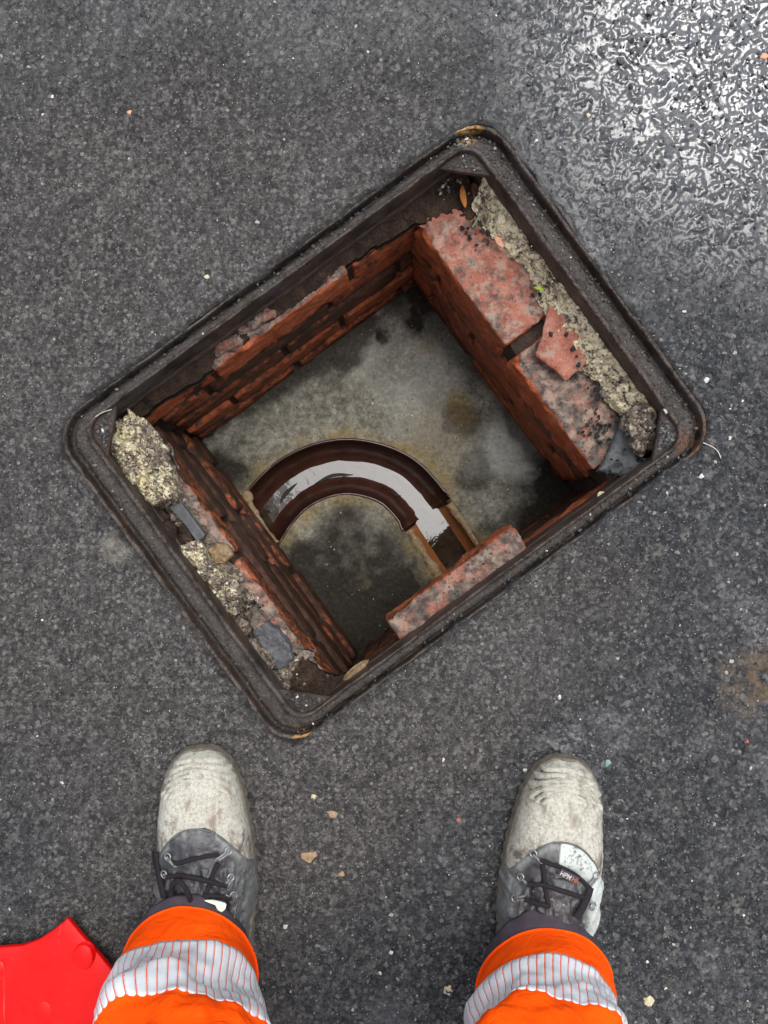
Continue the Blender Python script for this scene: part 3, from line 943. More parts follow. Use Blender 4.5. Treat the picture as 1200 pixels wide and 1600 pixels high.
# benching floor with the channel set into it
arc_c = np.array(to_uv(*at(543, 867, FLOOR)[:2]))
cl_px = [(385, 850), (398, 830), (412, 806), (432, 780), (460, 755), (500, 736), (543, 729), (586, 736), (620, 751), (645, 774), (665, 800), (690, 838), (718, 880), (746, 922), (770, 958)]
CL = spline(atl(cl_px, FLOOR)[:, :2], 160)
jd = np.linalg.norm(CL - at(668, 804, FLOOR)[:2], axis=1)
JI = int(jd.argmin())
nu_, nv_ = 215, 215
ug, vg = np.meshgrid(np.linspace(-.262, .256, nu_), np.linspace(-.275, .236, nv_), indexing='ij')
Pf = uv(ug.ravel(), vg.ravel(), FLOOR)
dmin = np.full(len(Pf), 9.0)
for i in range(len(CL) - 1):
    a, b2 = CL[i], CL[i + 1]
    ab = b2 - a
    tt = np.clip(((Pf[:, :2] - a) @ ab) / (ab @ ab), 0, 1)
    dmin = np.minimum(dmin, np.linalg.norm(Pf[:, :2] - (a + tt[:, None] * ab), axis=1))
RI, RO = .0455, .0505
z = FLOOR + .010 * sstep(.05, .22, dmin) + fbm(Pf * 14, 4, 61) * .003 + fbm(Pf * 70, 3, 62) * .0008
z += .0035 * np.exp(-((dmin - RO - .006) / .007) ** 2) * (.6 + .6 * fbm(Pf * 40, 3, 63))
z = np.where(dmin < RO - .002, FLOOR - .11, z)
Pf[:, 2] = z
w_ = fbm(Pf * 16, 5, 70) * .05
w2 = fbm(Pf * 45, 4, 71)
X_, Y_ = Pf[:, 0], Pf[:, 1]
def blob(px, py, r, soft=.5, seed=0, amp=.6):
    c = at(px, py, FLOOR)
    d = np.hypot(X_ - c[0], Y_ - c[1]) / r + fbm(Pf * (.9 / r), 4, seed) * amp
    return 1 - sstep(1 - soft, 1 + soft * .4, d)
pale = np.clip(blob(790, 690, .07, .5, 80) + .5 * blob(640, 610, .10, .8, 81) + .4 * blob(560, 560, .06, .6, 82) + .35 * blob(690, 560, .06, .7, 83), 0, 1) * .85
ochre = np.clip(np.exp(-((dmin - RO - .006) / .016) ** 2) * (.55 + .7 * w2) + .9 * blob(722, 640, .03, .8, 84) + .35 * blob(590, 920, .07, .9, 85) + .5 * blob(668, 545, .022, .8, 86, .3) + .4 * blob(690, 690, .07, .9, 87), 0, 1) * .95
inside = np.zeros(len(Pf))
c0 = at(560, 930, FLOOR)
inside = 1 - sstep(.12, .21, np.hypot(X_ - c0[0], Y_ - c0[1]) + w_ * .8)  # south floor: damp stain with shade painted into the same mask
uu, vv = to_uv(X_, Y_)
edge_ne = 1 - sstep(.008, .045, .228 - uu + w_ * .7)  # edge masks paint wall-base shade into the floor colour
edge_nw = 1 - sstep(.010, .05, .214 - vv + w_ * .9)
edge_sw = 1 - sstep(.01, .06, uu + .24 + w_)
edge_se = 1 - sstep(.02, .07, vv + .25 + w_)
damp_shade = np.clip((.86 + .25 * w2) * inside + .72 * edge_ne + .85 * edge_nw + .8 * edge_sw + .8 * edge_se + .8 * blob(345, 755, .05, .5, 90) + .8 * blob(596, 530, .014, .4, 92)
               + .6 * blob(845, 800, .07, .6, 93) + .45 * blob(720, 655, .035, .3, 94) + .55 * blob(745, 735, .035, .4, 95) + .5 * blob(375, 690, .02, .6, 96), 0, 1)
damp_shade = damp_shade * (1 - .75 * np.clip(ochre * (dmin < .08), 0, 1))
bench = obj('benching', Pf, grid_faces(nu_, nv_), M['concrete'], chamber, attrs={'pale': pale, 'ochre': ochre, 'damp_shade': damp_shade})

def channel(name, path, ri, ro, mat, z0, n=26, collar=None):
    T = np.gradient(path, axis=0)
    T /= np.linalg.norm(T, axis=1, keepdims=True)
    Nn = np.stack([-T[:, 1], T[:, 0]], 1)
    pr = [(ri * math.cos(a), -ri * math.sin(a)) for a in np.linspace(0, math.pi, n)]
    dp = .016
    pr = [(ri + .0012, .0005), (ri + .0005, -.004), (ri, -.010)] + [(x, y - dp) for x, y in pr] + [(-ri, -.010), (-ri - .0005, -.004), (-ri - .0012, .0005)]
    pr += [(-(ri + ro) / 2, .0008), (-ro, .0008)] + [(-ro * math.cos(a), -ro * math.sin(a) - dp) for a in np.linspace(0.02, math.pi - .02, n)] + [(ro, .0008), ((ri + ro) / 2, .0008)]
    pr = np.array(pr)
    Vc = []
    for i in range(len(path)):
        k = 1.0
        if collar is not None: k = 1 + collar[i]
        xy = path[i] + pr[:, :1] * k * Nn[i]
        Vc.append(np.c_[xy, z0 + pr[:, 1]])
    Vc = np.array(Vc).reshape(-1, 3)
    Vc[:, 2] += fbm(Vc * 50, 3, 5) * .0006
    Fc = grid_faces(len(path), len(pr), False, True).tolist()
    Fc += [list(range(len(pr)))[::-1], list(range((len(path) - 1) * len(pr), len(path) * len(pr)))]
    return obj(name, Vc, Fc, mat, chamber)
bp = CL[:JI + 1]
col_ = np.zeros(len(bp)); col_[-5:] = [.02, .05, .07, .07, .06]
channel('bend_channel', bp, RI, RO, M['glaze_dark'], FLOOR + .001, collar=col_)
channel('straight_channel', CL[JI + 1:], RI - .001, RO - .001, M['glaze_tan'], FLOOR - .0050)
# tan mortar bedding along the straight channel and around the inlet
def ribbon(path, w, z, name, mat, seed, parent):
    T = np.gradient(path, axis=0); T /= np.linalg.norm(T, axis=1, keepdims=True)
    Nn = np.stack([-T[:, 1], T[:, 0]], 1)
    ks = np.linspace(-1, 1, 9)
    Vr = np.array([np.c_[path[i] + ks[:, None] * w * (1 + .5 * float(vnoise(np.array([[i * .22, seed * 1.7, 0]]), seed)[0])) * Nn[i], z + .004 * (1 - ks ** 2) - .003] for i in range(len(path))]).reshape(-1, 3)
    Vr += np.stack([fbm(Vr * 120, 3, seed) * .0015, fbm(Vr * 120, 3, seed + 1) * .0015, fbm(Vr * 150, 3, seed + 2) * .0012], 1)
    return obj(name, Vr, grid_faces(len(path), 9)[:, ::-1], mat, parent)
t = NT('tan_mortar')
pos = t.pos()
n2 = t.noise(200, 5, .7, pos)
c = t.ramp(n2, [(.28, (.07, .042, .018)), (.5, (.17, .11, .05)), (.75, (.30, .22, .12))])
M['tan_mortar'] = t.done(c, .6, t.bump(n2, .7, .0015))
ribbon(spline(atl([(640, 828), (660, 862), (688, 905)], FLOOR)[:, :2], 40), .0075, FLOOR + .002, 'mortar_bedding', M['tan_mortar'], 2, chamber)
ribbon(spline(atl([(703, 786), (722, 812), (752, 858)], FLOOR)[:, :2], 40), .006, FLOOR + .001, 'mortar_bedding', M['tan_mortar'], 5, chamber)
ribbon(spline(atl([(383, 768), (390, 786), (402, 812), (430, 850)], FLOOR)[:, :2], 40), .008, FLOOR + .004, 'mortar_bedding', M['tan_mortar'], 8, chamber)

# water standing in the channel
T = np.gradient(CL, axis=0); T /= np.linalg.norm(T, axis=1, keepdims=True)
Nn = np.stack([-T[:, 1], T[:, 0]], 1)
ks = np.linspace(-1, 1, 13)
WD = .0026
WL = FLOOR + .001 - .016 - RI + WD
wdep = WD + .0066 * sstep(JI - 1, JI + 2, np.arange(len(CL))) + .0009 * vnoise(np.c_[np.arange(len(CL)) * .13, np.zeros(len(CL)), np.zeros(len(CL))], 3) * (np.arange(len(CL)) < JI)
hwv = np.sqrt(np.maximum(RI ** 2 - (RI - wdep) ** 2, 1e-6)) + .0008
shv = .003 * vnoise(np.c_[np.arange(len(CL)) * .09, np.ones(len(CL)) * 5, np.zeros(len(CL))], 5) * (np.arange(len(CL)) < JI - 3)
Vw = np.array([np.c_[CL[i] + (ks[:, None] * hwv[i] + shv[i]) * Nn[i], np.full(13, WL)] for i in range(10, len(CL))]).reshape(-1, 3)
tag(obj('water', Vw, grid_faces(len(CL) - 10, 13)[:, ::-1], M['water'], None), 'shallow water lying in the curved clay channel', 'water', kind='structure')

# mortar bed under the frame
ring_ = []
for (ia, iz) in ((.040, -.0525), (.037, -.075), (.040, -.10), (.030, -.13), (-.05, -.13), (-.05, -.0545), (.02, -.0525)):
    p = rrect(A_OUT - ia, B_OUT - ia * .58, .028 if ia > 0 else .07)
    ring_.append(uv(p[:, 0], p[:, 1], iz))
Vb_ = np.array(ring_).reshape(-1, 3)
Vb_ = Vb_ + np.stack([fbm(Vb_ * 60, 3, 51) * .002, fbm(Vb_ * 60, 3, 52) * .002, 0 * Vb_[:, 0]], 1)
obj('frame_bedding', Vb_, grid_faces(len(ring_), len(ring_[0]), True, True)[:, ::-1], M['mortar'], chamber)
# soil and crumbs lying on the ledge round the inside of the frame
def ledge(name, pts_outer, pts_inner, z_o, z_i, seed, mat, amp=.004, gran=.003, gs=170, n1=260, n2=22, parent=None):
    O_, I_ = spline(pts_outer, n1), spline(pts_inner, n1)
    fs = np.linspace(0, 1, n2)
    wob = .30 * fbm(np.c_[O_ * 28, np.full(n1, seed)], 3, seed)
    Vl = np.array([np.c_[O_[i] + fs[:, None] * (I_[i] - O_[i]) * (1 + wob[i] * fs[:, None]), z_o + (z_i - z_o) * fs ** .8] for i in range(n1)]).reshape(-1, 3)
    f1_, rid_ = worley3(Vl * gs + fbm(Vl * gs * 1.3, 2, seed)[:, None] * .35, seed)
    d = fbm(Vl * 45, 4, seed + 3) * amp + gran * (.2 + rid_) * (1 - np.clip(f1_ * 1.2, 0, 1) ** 2)
    fade = np.tile(1 - .55 * fs ** 6, n1)
    Vl[:, 2] += d * fade
    Vl[:, :2] += np.stack([fbm(Vl * 70, 3, seed + 5), fbm(Vl * 70, 3, seed + 6)], 1) * amp * .4
    # close underneath
    V2 = Vl.copy(); V2[:, 2] -= .02
    nn = len(Vl)
    Fq = grid_faces(n1, n2)
    idx = [i * n2 + n2 - 1 for i in range(n1)]
    Fl = Fq[:, ::-1].tolist() + (Fq + nn).tolist() + [[idx[k], idx[k + 1], idx[k + 1] + nn, idx[k] + nn] for k in range(n1 - 1)]
    gr = rid_ * (f1_ < .62)
    return obj(name, np.concatenate([Vl, V2]), Fl, mat, parent, attrs={'grain': np.concatenate([gr, gr])})
ai, bi = A_OUT - .0405 + .004, B_OUT - .0235 + .004
def uvxy(l): return uv([p[0] for p in l], [p[1] for p in l], 0)[:, :2]
# NE: crumbling pale bedding mortar against the frame
m_ = ledge('mortar_fillet', uvxy([(ai, .20), (ai, .10), (ai, 0), (ai, -.1), (ai, -.175), (ai, -.195)]), uvxy([(.283, .185), (.279, .12), (.284, .06), (.272, 0), (.264, -.06), (.273, -.12), (.268, -.17), (.29, -.195)]),
           -.040, -.082, 3, M['pale'],   .009, .0095, 92, 380, 44, ne)
m_.color = (.58, .55, 0, 1); m_['label'] = 'crumbling pale mortar along the frame edge'
so = ledge('soil_bed', uvxy([(.30, .2375), (.1, .2375), (-.1, .2375), (-.28, .2375)]), uvxy([(.285, .214), (.1, .2205), (0, .2215), (-.1, .2195), (-.28, .220)]), -.074, -.085, 13, M['soil'], .0035, .002, 200, 300, 14, nw)
so2 = ledge('soil_bed', uvxy([(-ai, .21), (-ai, .1), (-ai, 0), (-ai, -.1), (-ai, -.225)]), uvxy([(-.262, .20), (-.268, .1), (-.270, 0), (-.268, -.08), (-.262, -.16), (-.262, -.228)]), -.079, -.090, 23, M['pale'], .006, .006, 105, 340, 34, sw)
so2.color = (.20, .2, 0, 1)
so3 = ledge('soil_bed', uvxy([(.312, .245), (.29, .243), (.25, .243), (.20, .243)]), uvxy([(.285, .175), (.262, .188), (.235, .20), (.20, .218)]), -.072, -.083, 33, M['soil'], .004, .003, 170, 120, 24, ne)
so4 = ledge('soil_bed', uvxy([(-.315, -.2), (-.30, -.235), (-.26, -.2405), (-.22, -.2405)]), uvxy([(-.268, -.175), (-.264, -.205), (-.248, -.225), (-.215, -.236)]), -.066, -.084, 43, M['soil'], .005, .004, 150, 120, 22, sw)
for s_ in (so, so2, so3, so4): s_['kind'] = 'stuff'

# ------------------------------------------------------------------ LOOSE LUMPS ON THE LEDGES
def lump(name, px_pts, z_top, z_bot, mat, label, cat, group=None, parent=None, lich=None, **kw):
    o_ = atl(px_pts, z_top)[:, :2]
    kw.setdefault('facet', .0)
    Vl, Fl = radial_slab(o_, z_top, z_bot, **kw)
    b = obj(name, Vl, Fl, mat, parent, attrs={'grain': radial_slab.grain})
    if lich is not None: b.color = (lich, 0, 0, 1)
    if parent is None: tag(b, label, cat, group)
    elif label: b['label'] = label
    return b
LG = 'broken mortar lumps on the ledge'
lump('mortar_lump', [(176, 652), (205, 645), (228, 660), (243, 682), (256, 708), (262, 735), (272, 765), (274, 775), (258, 788), (238, 795), (222, 786), (206, 768), (190, 748), (178, 728), (166, 712), (168, 685)],
     -.040, -.092, M['pale'], 'largest mortar lump, yellow lichened, in the left corner of the frame', 'mortar lump', LG, lich=.49,
     nth=220, nr_=46, dome=.010, edge=.008, namp=.007, nscale=42, seed=4, gran=.0028, gscale=165, sideamp=.004, facet=.010)
lump('mortar_lump', [(271, 860), (290, 849), (308, 848), (322, 866), (333, 884), (343, 893), (330, 902), (314, 912), (296, 896), (282, 879)],
     -.042, -.090, M['pale'], 'cream mortar lump just below the dark slate offcut', 'mortar lump', LG, lich=.50,
     nth=160, nr_=34, dome=.006, edge=.006, namp=.005, nscale=55, seed=14, gran=.0024, gscale=180, sideamp=.003, facet=.007)
lump('mortar_lump', [(316, 914), (330, 904), (345, 894), (358, 904), (370, 920), (370, 945), (376, 962), (362, 966), (344, 962), (332, 948), (322, 930)],
     -.044, -.092, M['pale'], 'cream mortar lump split off below the matching cream lump', 'mortar lump', LG, lich=.48,
     nth=160, nr_=34, dome=.005, edge=.007, namp=.006, nscale=60, seed=24, gran=.0026, gscale=175, sideamp=.004, facet=.008)
lump('mortar_lump', [(348, 968), (372, 966), (388, 978), (390, 990), (374, 996), (358, 988)],
     -.053, -.095, M['pale'], 'small brown crumbly mortar lump above the lower slate', 'mortar lump', LG, lich=.22,
     nth=120, nr_=24, dome=.006, edge=.006, namp=.005, nscale=80, seed=34, gran=.0035, gscale=190, sideamp=.003)
lump('mortar_lump', [(372, 998), (398, 1000), (412, 1016), (424, 1034), (420, 1050), (404, 1048), (388, 1030), (374, 1012)],
     -.054, -.096, M['pale'], 'grey crumbly mortar lump between the lower slate and the frame', 'mortar lump', LG, lich=.24,
     nth=120, nr_=26, dome=.006, edge=.006, namp=.006, nscale=70, seed=38, gran=.0035, gscale=170, sideamp=.003)
lump('stone_piece', [(239, 817), (262, 814), (274, 824), (276, 842), (266, 856), (254, 846), (244, 832)],
     -.050, -.092, M['soil'], 'brown angular stone next to the frame beside the cream mortar', 'stone', 'brown stones', nth=90, nr_=18, dome=.006, edge=.006, namp=.005, nscale=60, seed=44, sideamp=.002).color = (0, 0, 0, 1)
lump('stone_piece', [(279, 824), (288, 818), (298, 836), (302, 845), (288, 850), (276, 858)],
     -.060, -.092, M['soil'], 'small brown stone wedged between slate offcut and angular stone', 'stone', 'brown stones', nth=80, nr_=16, dome=.004, edge=.005, namp=.005, nscale=70, seed=54, sideamp=.002)
lump('stone_piece', [(232, 800), (252, 796), (262, 806), (258, 814), (240, 815), (230, 810)],
     -.062, -.092, M['soil'], 'small dark stone directly below the largest mortar lump', 'stone', 'brown stones', nth=80, nr_=16, dome=.004, edge=.005, namp=.005, nscale=70, seed=55, sideamp=.002)
lump('mortar_lump', [(404, 1052), (424, 1050), (444, 1060), (452, 1074), (440, 1084), (420, 1080), (408, 1066)],
     -.058, -.095, M['pale'], 'lowest brown mortar lump, just above the bottom corner web', 'mortar lump', LG, lich=.26,
     nth=110, nr_=24, dome=.006, edge=.006, namp=.006, nscale=80, seed=39, gran=.003, gscale=180, sideamp=.003, facet=.006)
lump('brick_fragment', [(378, 958), (394, 948), (410, 958), (418, 972), (404, 984), (388, 976)],
     -.066, -.094, M['brick_top'], 'dark broken brick bit above the broad dark slate', 'brick flake', 'broken brick bits on the lower left ledge',
     nth=100, nr_=20, dome=.005, edge=.005, namp=.005, nscale=80, seed=134, sideamp=.002, facet=.005).color = (.4, .6, 0, 1)
lump('stone_piece', [(322, 858), (340, 846), (356, 852), (366, 868), (352, 882), (336, 884), (326, 870)],
     -.076, -.094, M['tan_mortar'], 'flat brown stone on the bricks right of the cream mortar', 'stone', 'brown stones', nth=90, nr_=18, dome=.004, edge=.004, namp=.003, nscale=60, seed=56, sideamp=.002)
lump('slate_offcut', [(262, 792), (282, 785), (320, 835), (318, 840), (308, 847), (300, 836), (284, 814)], -.058, -.074, M['slate'],
     'narrow blue grey slate offcut below the largest mortar lump', 'slate', 'slate pieces', nth=120, nr_=14, edge=.001, namp=.0006, nscale=60, seed=64, smooth_outline=False, tilt=(.12, .0), undercut=1)
lump('slate_offcut', [(396, 982), (416, 972), (432, 982), (454, 1008), (457, 1030), (446, 1044), (428, 1044), (410, 1020), (398, 1000)], -.068, -.088, M['slate'],
     'broad dark slate chunk near the bottom corner of the frame', 'slate', 'slate pieces', nth=140, nr_=18, edge=.003, namp=.0025, nscale=60, seed=74, facet=.004, tilt=(.1, .05), smooth_outline=False, undercut=1)
lump('slate_offcut', [(936, 736), (950, 712), (966, 672), (976, 664), (988, 690), (996, 716), (1016, 716), (1022, 734), (1002, 748), (976, 746)], -.072, -.095, M['slate'],
     'triangular dark slate in the right corner of the frame', 'slate', 'slate pieces', nth=140, nr_=24, dome=.003, edge=.003, namp=.003, nscale=50, seed=84, smooth_outline=False, tilt=(.1, 0), undercut=1)
lump('mortar_lump', [(984, 640), (1002, 630), (1022, 634), (1030, 652), (1028, 680), (1022, 706), (1002, 712), (988, 694), (978, 664)], -.046, -.09, M['pale'],
     'grey and cream mortar lump beside the right corner web', 'mortar lump', LG, lich=.38, nth=150, nr_=32, dome=.006, edge=.007, namp=.006, nscale=48, seed=94, gran=.0024, gscale=170, sideamp=.003, facet=.008)
sh_ = lump('brick_fragment', [(858, 474), (868, 484), (880, 486), (888, 500), (888, 514), (902, 516), (912, 530), (920, 552), (922, 566), (904, 580), (884, 593), (866, 574), (838, 558), (836, 552), (846, 530), (852, 500)],
     -.064, -.083, M['brick_top'], 'loose pink brick flake lying across the joint between two bricks', 'brick flake', nth=200, nr_=30, dome=.002, edge=.0016, namp=.0018, nscale=70, seed=104, smooth_outline=False, tilt=(-.05, .05), sideamp=.002, undercut=.95)
sh_.color = (.2, .24, 0, 1)
BF = 'broken brick bits on the upper left ledge'
q_ = lump('brick_fragment', [(372, 508), (392, 490), (414, 476), (430, 484), (432, 492), (412, 504), (388, 518), (374, 520)], -.074, -.09, M['brick_top'],
     'pinkish broken brick bit higher on the upper left ledge', 'brick flake', BF, nth=120, nr_=22, dome=.005, edge=.005, namp=.005, nscale=80, seed=114, sideamp=.002)
q_.color = (.3, .46, 0, 1)
q_ = lump('brick_fragment', [(333, 540), (350, 526), (372, 520), (378, 536), (366, 548), (350, 552), (338, 560), (330, 552)], -.075, -.09, M['brick_top'],
     'darker broken brick bit lower on the upper left ledge', 'brick flake', BF, nth=120, nr_=22, dome=.005, edge=.005, namp=.005, nscale=80, seed=124, sideamp=.002)
q_.color = (.4, .56, 0, 1)

# crumbs of tarmac and mortar on brick tops and ledges
mb = MB()
def scatter(px, py, z, sp, n, rmax, cols, wts):
    for _ in range(n):
        x = px + rng.normal(0, sp); y = py + rng.normal(0, sp)
        r = .0007 + rmax * rng.random() ** 2
        p = at(x, y, z); p[2] += r * .3
        mb.add(shard(p, r, int(rng.integers(1 << 30)), .75), SHF, cols[rng.choice(len(cols), p=wts)])
BL = [(.012, .012, .013), (.03, .028, .026), (.08, .07, .06)]
PL = [(.42, .38, .26), (.58, .55, .44), (.24, .2, .14), (.10, .08, .06), (.72, .70, .66)]
scatter(940, 600, -.079, 13, 110, .0042, BL, [.65, .25, .1]); scatter(930, 668, -.083, 12, 60, .0036, BL, [.65, .25, .1])
scatter(868, 508, -.079, 8, 20, .0032, BL, [.5, .3, .2]); scatter(745, 362, -.080, 12, 50, .0038, BL, [.35, .35, .3])
scatter(850, 450, -.077, 10, 26, .003, BL, [.5, .3, .2]); scatter(390, 950, -.080, 10, 50, .003, BL, [.4, .4, .2])
scatter(440, 1060, -.076, 22, 160, .0034, PL + BL, [.07, .06, .12, .15, .05, .2, .2, .15]); scatter(700, 290, -.076, 14, 80, .003, PL + BL, [.04, .04, .1, .15, .02, .2, .25, .2])
scatter(180, 690, -.07, 14, 50, .004, BL, [.3, .4, .3]); scatter(250, 810, -.072, 12, 50, .003, BL, [.4, .4, .2])
scatter(975, 735, -.066, 20, 60, .003, BL, [.5, .3, .2]); scatter(720, 900, -.058, 34, 40, .0016, BL, [.6, .3, .1])
for f in np.linspace(0, 1, 460):
    x = 775 + f * 250 + rng.normal(0, 8); y = 300 + f * 350 + rng.normal(0, 10)
    r = .0009 + .0040 * rng.random() ** 2.4
    p = at(x, y, -.05 - rng.random() * .02)
    mb.add(shard(p, r, int(rng.integers(1 << 30)), .8), SHF, (PL + BL)[rng.choice(8, p=[.2, .2, .2, .14, .08, .08, .06, .04])])
for (px, py) in ((655, 545), (690, 572), (673, 690), (556, 905), (520, 850), (640, 650), (580, 620), (760, 640), (800, 760), (662, 515), (690, 590)):
    scatter(px, py, FLOOR + .006, 6, 5, .0018, PL + BL, [.1, .15, .1, .1, .15, .15, .15, .1])
tag(mb.build('rubble_crumbs', M['chip'], None, (CX, CY, -.08), smooth=False, col=True), 'crumbs of tarmac and mortar lying on the brick ledges', 'crumbs', kind='stuff')

# named small things: leaves, stalks, pebbles
def leafobj(name, pts, z, width, mat, label, cat, group=None, curl=.002):
    path = spline(atl(pts, z)[:, :2], 14)
    T = np.gradient(path, axis=0); T /= np.linalg.norm(T, axis=1, keepdims=True)
    Nn = np.stack([-T[:, 1], T[:, 0]], 1)
    fs = np.linspace(0, 1, 14)
    wv = width * np.sin(np.pi * (fs * .96 + .02)) ** .7
    ks = np.linspace(-1, 1, 5)
    top = np.array([np.c_[path[i] + ks[:, None] * wv[i] * Nn[i], z + .002 + curl * ks ** 2 + curl * math.sin(fs[i] * 3)] for i in range(14)]).reshape(-1, 3)
    bot = top - np.array([0, 0, .0006])
    Fq = grid_faces(14, 5)
    Fl = Fq[:, ::-1].tolist() + (Fq + len(top)).tolist()
    nn = len(top)
    ring = [i * 5 for i in range(14)] + [65 + k for k in range(1, 5)] + [i * 5 + 4 for i in range(12, -1, -1)] + [3, 2, 1]
    Fl += [[ring[k], ring[(k + 1) % len(ring)], ring[(k + 1) % len(ring)] + nn, ring[k] + nn] for k in range(len(ring))]
    return tag(obj(name, np.concatenate([top, bot]), Fl, mat), label, cat, group)
leafobj('dead_leaf', [(722, 290), (723, 308), (727, 326)], -.068, .0042, M['leaf_orange'], 'narrow orange brown dead leaf in the top corner of the frame', 'leaf')
leafobj('green_leaf', [(834, 450), (841, 452), (849, 455)], -.066, .0024, M['leaf_green'], 'tiny bright green leaf at the edge of the pale mortar', 'leaf')
leafobj('orange_petal', [(773, 370), (779, 379), (786, 388)], -.068, .004, M['peach'], 'small orange brick flake against the pale mortar strip', 'flake')
leafobj('reflection_gap', [(438, 786), (446, 772), (464, 755)], WL, .0036, M['dark_gap'], 'wide dark patch painting a break in the reflection near the inlet end of the channel', 'leaf', 'dark reflection breaks in the water', .0004)  # dark slivers drawn where the sky reflection on the water breaks
leafobj('reflection_gap', [(492, 756), (520, 743), (552, 742)], WL, .0032, M['dark_gap'], 'long thin dark patch painting a break in the reflection on the crown of the bend', 'leaf', 'dark reflection breaks in the water', .0004)
leafobj('reflection_gap', [(596, 761), (610, 770), (627, 775)], WL, .0024, M['dark_gap'], 'small dark patch painting a break in the reflection where the bend turns down', 'leaf', 'dark reflection breaks in the water', .0004)
def stalk(name, pts, z, r, mat, label, cat, group=None):
    P = [(*at(x, y, z)[:2], z + r + dz) for (x, y, dz) in pts]
    Vt, Ft = tube(spline(P, 16), r, 6)
    return tag(obj(name, Vt, Ft, mat), label, cat, group)
stalk('green_stalk', [(748, 339, .001), (743, 348, .002), (738, 356, .001)], -.070, .0014, M['twig_green'], 'short grey green stalk below the dead leaf', 'stalk')
stalk('dry_stalk', [(1097, 692, .003), (1110, 698, .004), (1120, 705, .002), (1126, 716, .001)], .002, .0006, M['straw'], 'pale bent grass stalk at the right corner of the frame', 'stalk')
stalk('dry_stalk', [(150, 652, .003), (162, 645, .004), (176, 640, .003)], .001, .0005, M['straw'], 'pale straw lying on the left corner of the frame', 'stalk')
def pebble(px, py, r, mat, label, cat='pebble', group='pale bits scattered on the asphalt', z=None, flat=.5, seed=1, name='pebble'):
    p = at(px, py, 0)
    z0 = ground_z(p[0], p[1]) if z is None else z
    if z is not None: p = at(px, py, z)
    g = np.random.default_rng(seed)
    k = 7; r = r * .85
    an = np.sort(g.random(k) * 6.28)
    an = np.linspace(0, 6.28, k, endpoint=False) + g.normal(0, .28, k)
    o_ = np.stack([p[0] + r * np.cos(an) * (.55 + .65 * g.random(k)), p[1] + r * np.sin(an) * (.55 + .65 * g.random(k))], 1)
    Vp, Fp = radial_slab(o_, z0 + r * flat, z0 - .001, 40, 8, r * .15, r * .15, r * .12, 200, seed, smooth_outline=False)
    return tag(obj(name, Vp, Fp, M[mat]), label, cat, group)
pebble(482, 1336, .0125, 'tan', 'flat five sided tan stone on the asphalt between the boots', 'stone', None, flat=.25, seed=3)
pebble(519, 1271, .0075, 'tan', 'crushed tan crumb above the five sided tan stone', 'crumb', flat=.3, seed=4)
pebble(533, 1366, .0050, 'tan', 'small tan crumb below and right of the five sided stone', 'crumb', flat=.4, seed=5)
pebble(490, 1244, .0045, 'cream', 'pale crumb uppermost of the bits between the boots', 'crumb', flat=.3, seed=6)
pebble(203, 176, .0040, 'peach', 'tiny peach pebble alone on the upper left asphalt', flat=.5, seed=7)
pebble(323, 433, .0045, 'cream', 'small cream pebble on the asphalt outside the upper left frame side', flat=.5, seed=8)
pebble(948, 1192, .0055, 'teal', 'flat teal grey chip above the right boot toe', flat=.3, seed=9)
pebble(919, 181, .0038, 'cream', 'small cream pebble near the wet upper right asphalt', flat=.5, seed=10)
pebble(1167, 1158, .0036, 'redbit', 'tiny red fragment near the right edge of the asphalt', flat=.3, seed=11)
pebble(717, 1282, .0040, 'redbit', 'tiny red fragment left of the right boot', flat=.3, seed=12)
pebble(1192, 90, .0065, 'peach', 'peach coloured stone at the wet upper right edge', flat=.4, seed=13)
pebble(1094, 745, .0055, 'whitec', 'white square chip below the right corner of the frame', flat=.4, seed=14)
pebble(1139, 685, .0036, 'whitec', 'small white chip right of the bent grass stalk', flat=.4, seed=15)
pebble(1102, 594, .0050, 'whitec', 'white chip outside the right side of the frame', flat=.4, seed=16)
pebble(1040, 643, .0055, 'whitec', 'pale angular chip on the inner ridge at the right corner', z=-.002, flat=.45, seed=17)
pebble(1013, 1564, .0095, 'cream', 'crumbly cream patch of grit beside the right trouser leg', 'crumb', flat=.15, seed=18)
pebble(700, 1546, .0085, 'cream', 'crumbly cream patch of grit left of the right trouser leg', 'crumb', flat=.15, seed=19)
pebble(446, 1447, .0050, 'whitec', 'white crumb on the asphalt beside the left trouser hem', 'crumb', flat=.3, seed=20)
pebble(205, 703, .0065, 'whitec', 'white quartz chip set on the largest mortar lump', z=-.036, flat=.4, seed=21)
pebble(529, 1073, .0050, 'cream', 'cream pebble where two walls meet at the bottom corner', z=-.07, flat=.6, seed=22)
pebble(940, 775, .0080, 'cream', 'cream stone tucked under the frame below the right slate', z=-.05, flat=.6, seed=23)
for q, (px, py, r) in enumerate([(861, 522, .0045), (895, 545, .0055), (901, 557, .003), (904, 571, .0055), (884, 523, .004)]):
    pebble(px, py, r, 'blackc', ['black crumb at the tip of the pink brick flake', 'black crumb in the middle of the pink brick flake', 'smallest black crumb on the pink brick flake',
           'black crumb at the lower edge of the pink brick flake', 'black crumb at the right edge of the pink brick flake'][q], 'crumb', 'black crumbs on the pink brick flake', z=-.062, flat=.7, seed=30 + q)
leafobj('curled_leaf', [(536, 1062), (556, 1046), (576, 1030)], -.050, .006, M['tan_mortar'], 'curled dry leaf with a white tip resting by the bottom corner', 'leaf', None, .003)

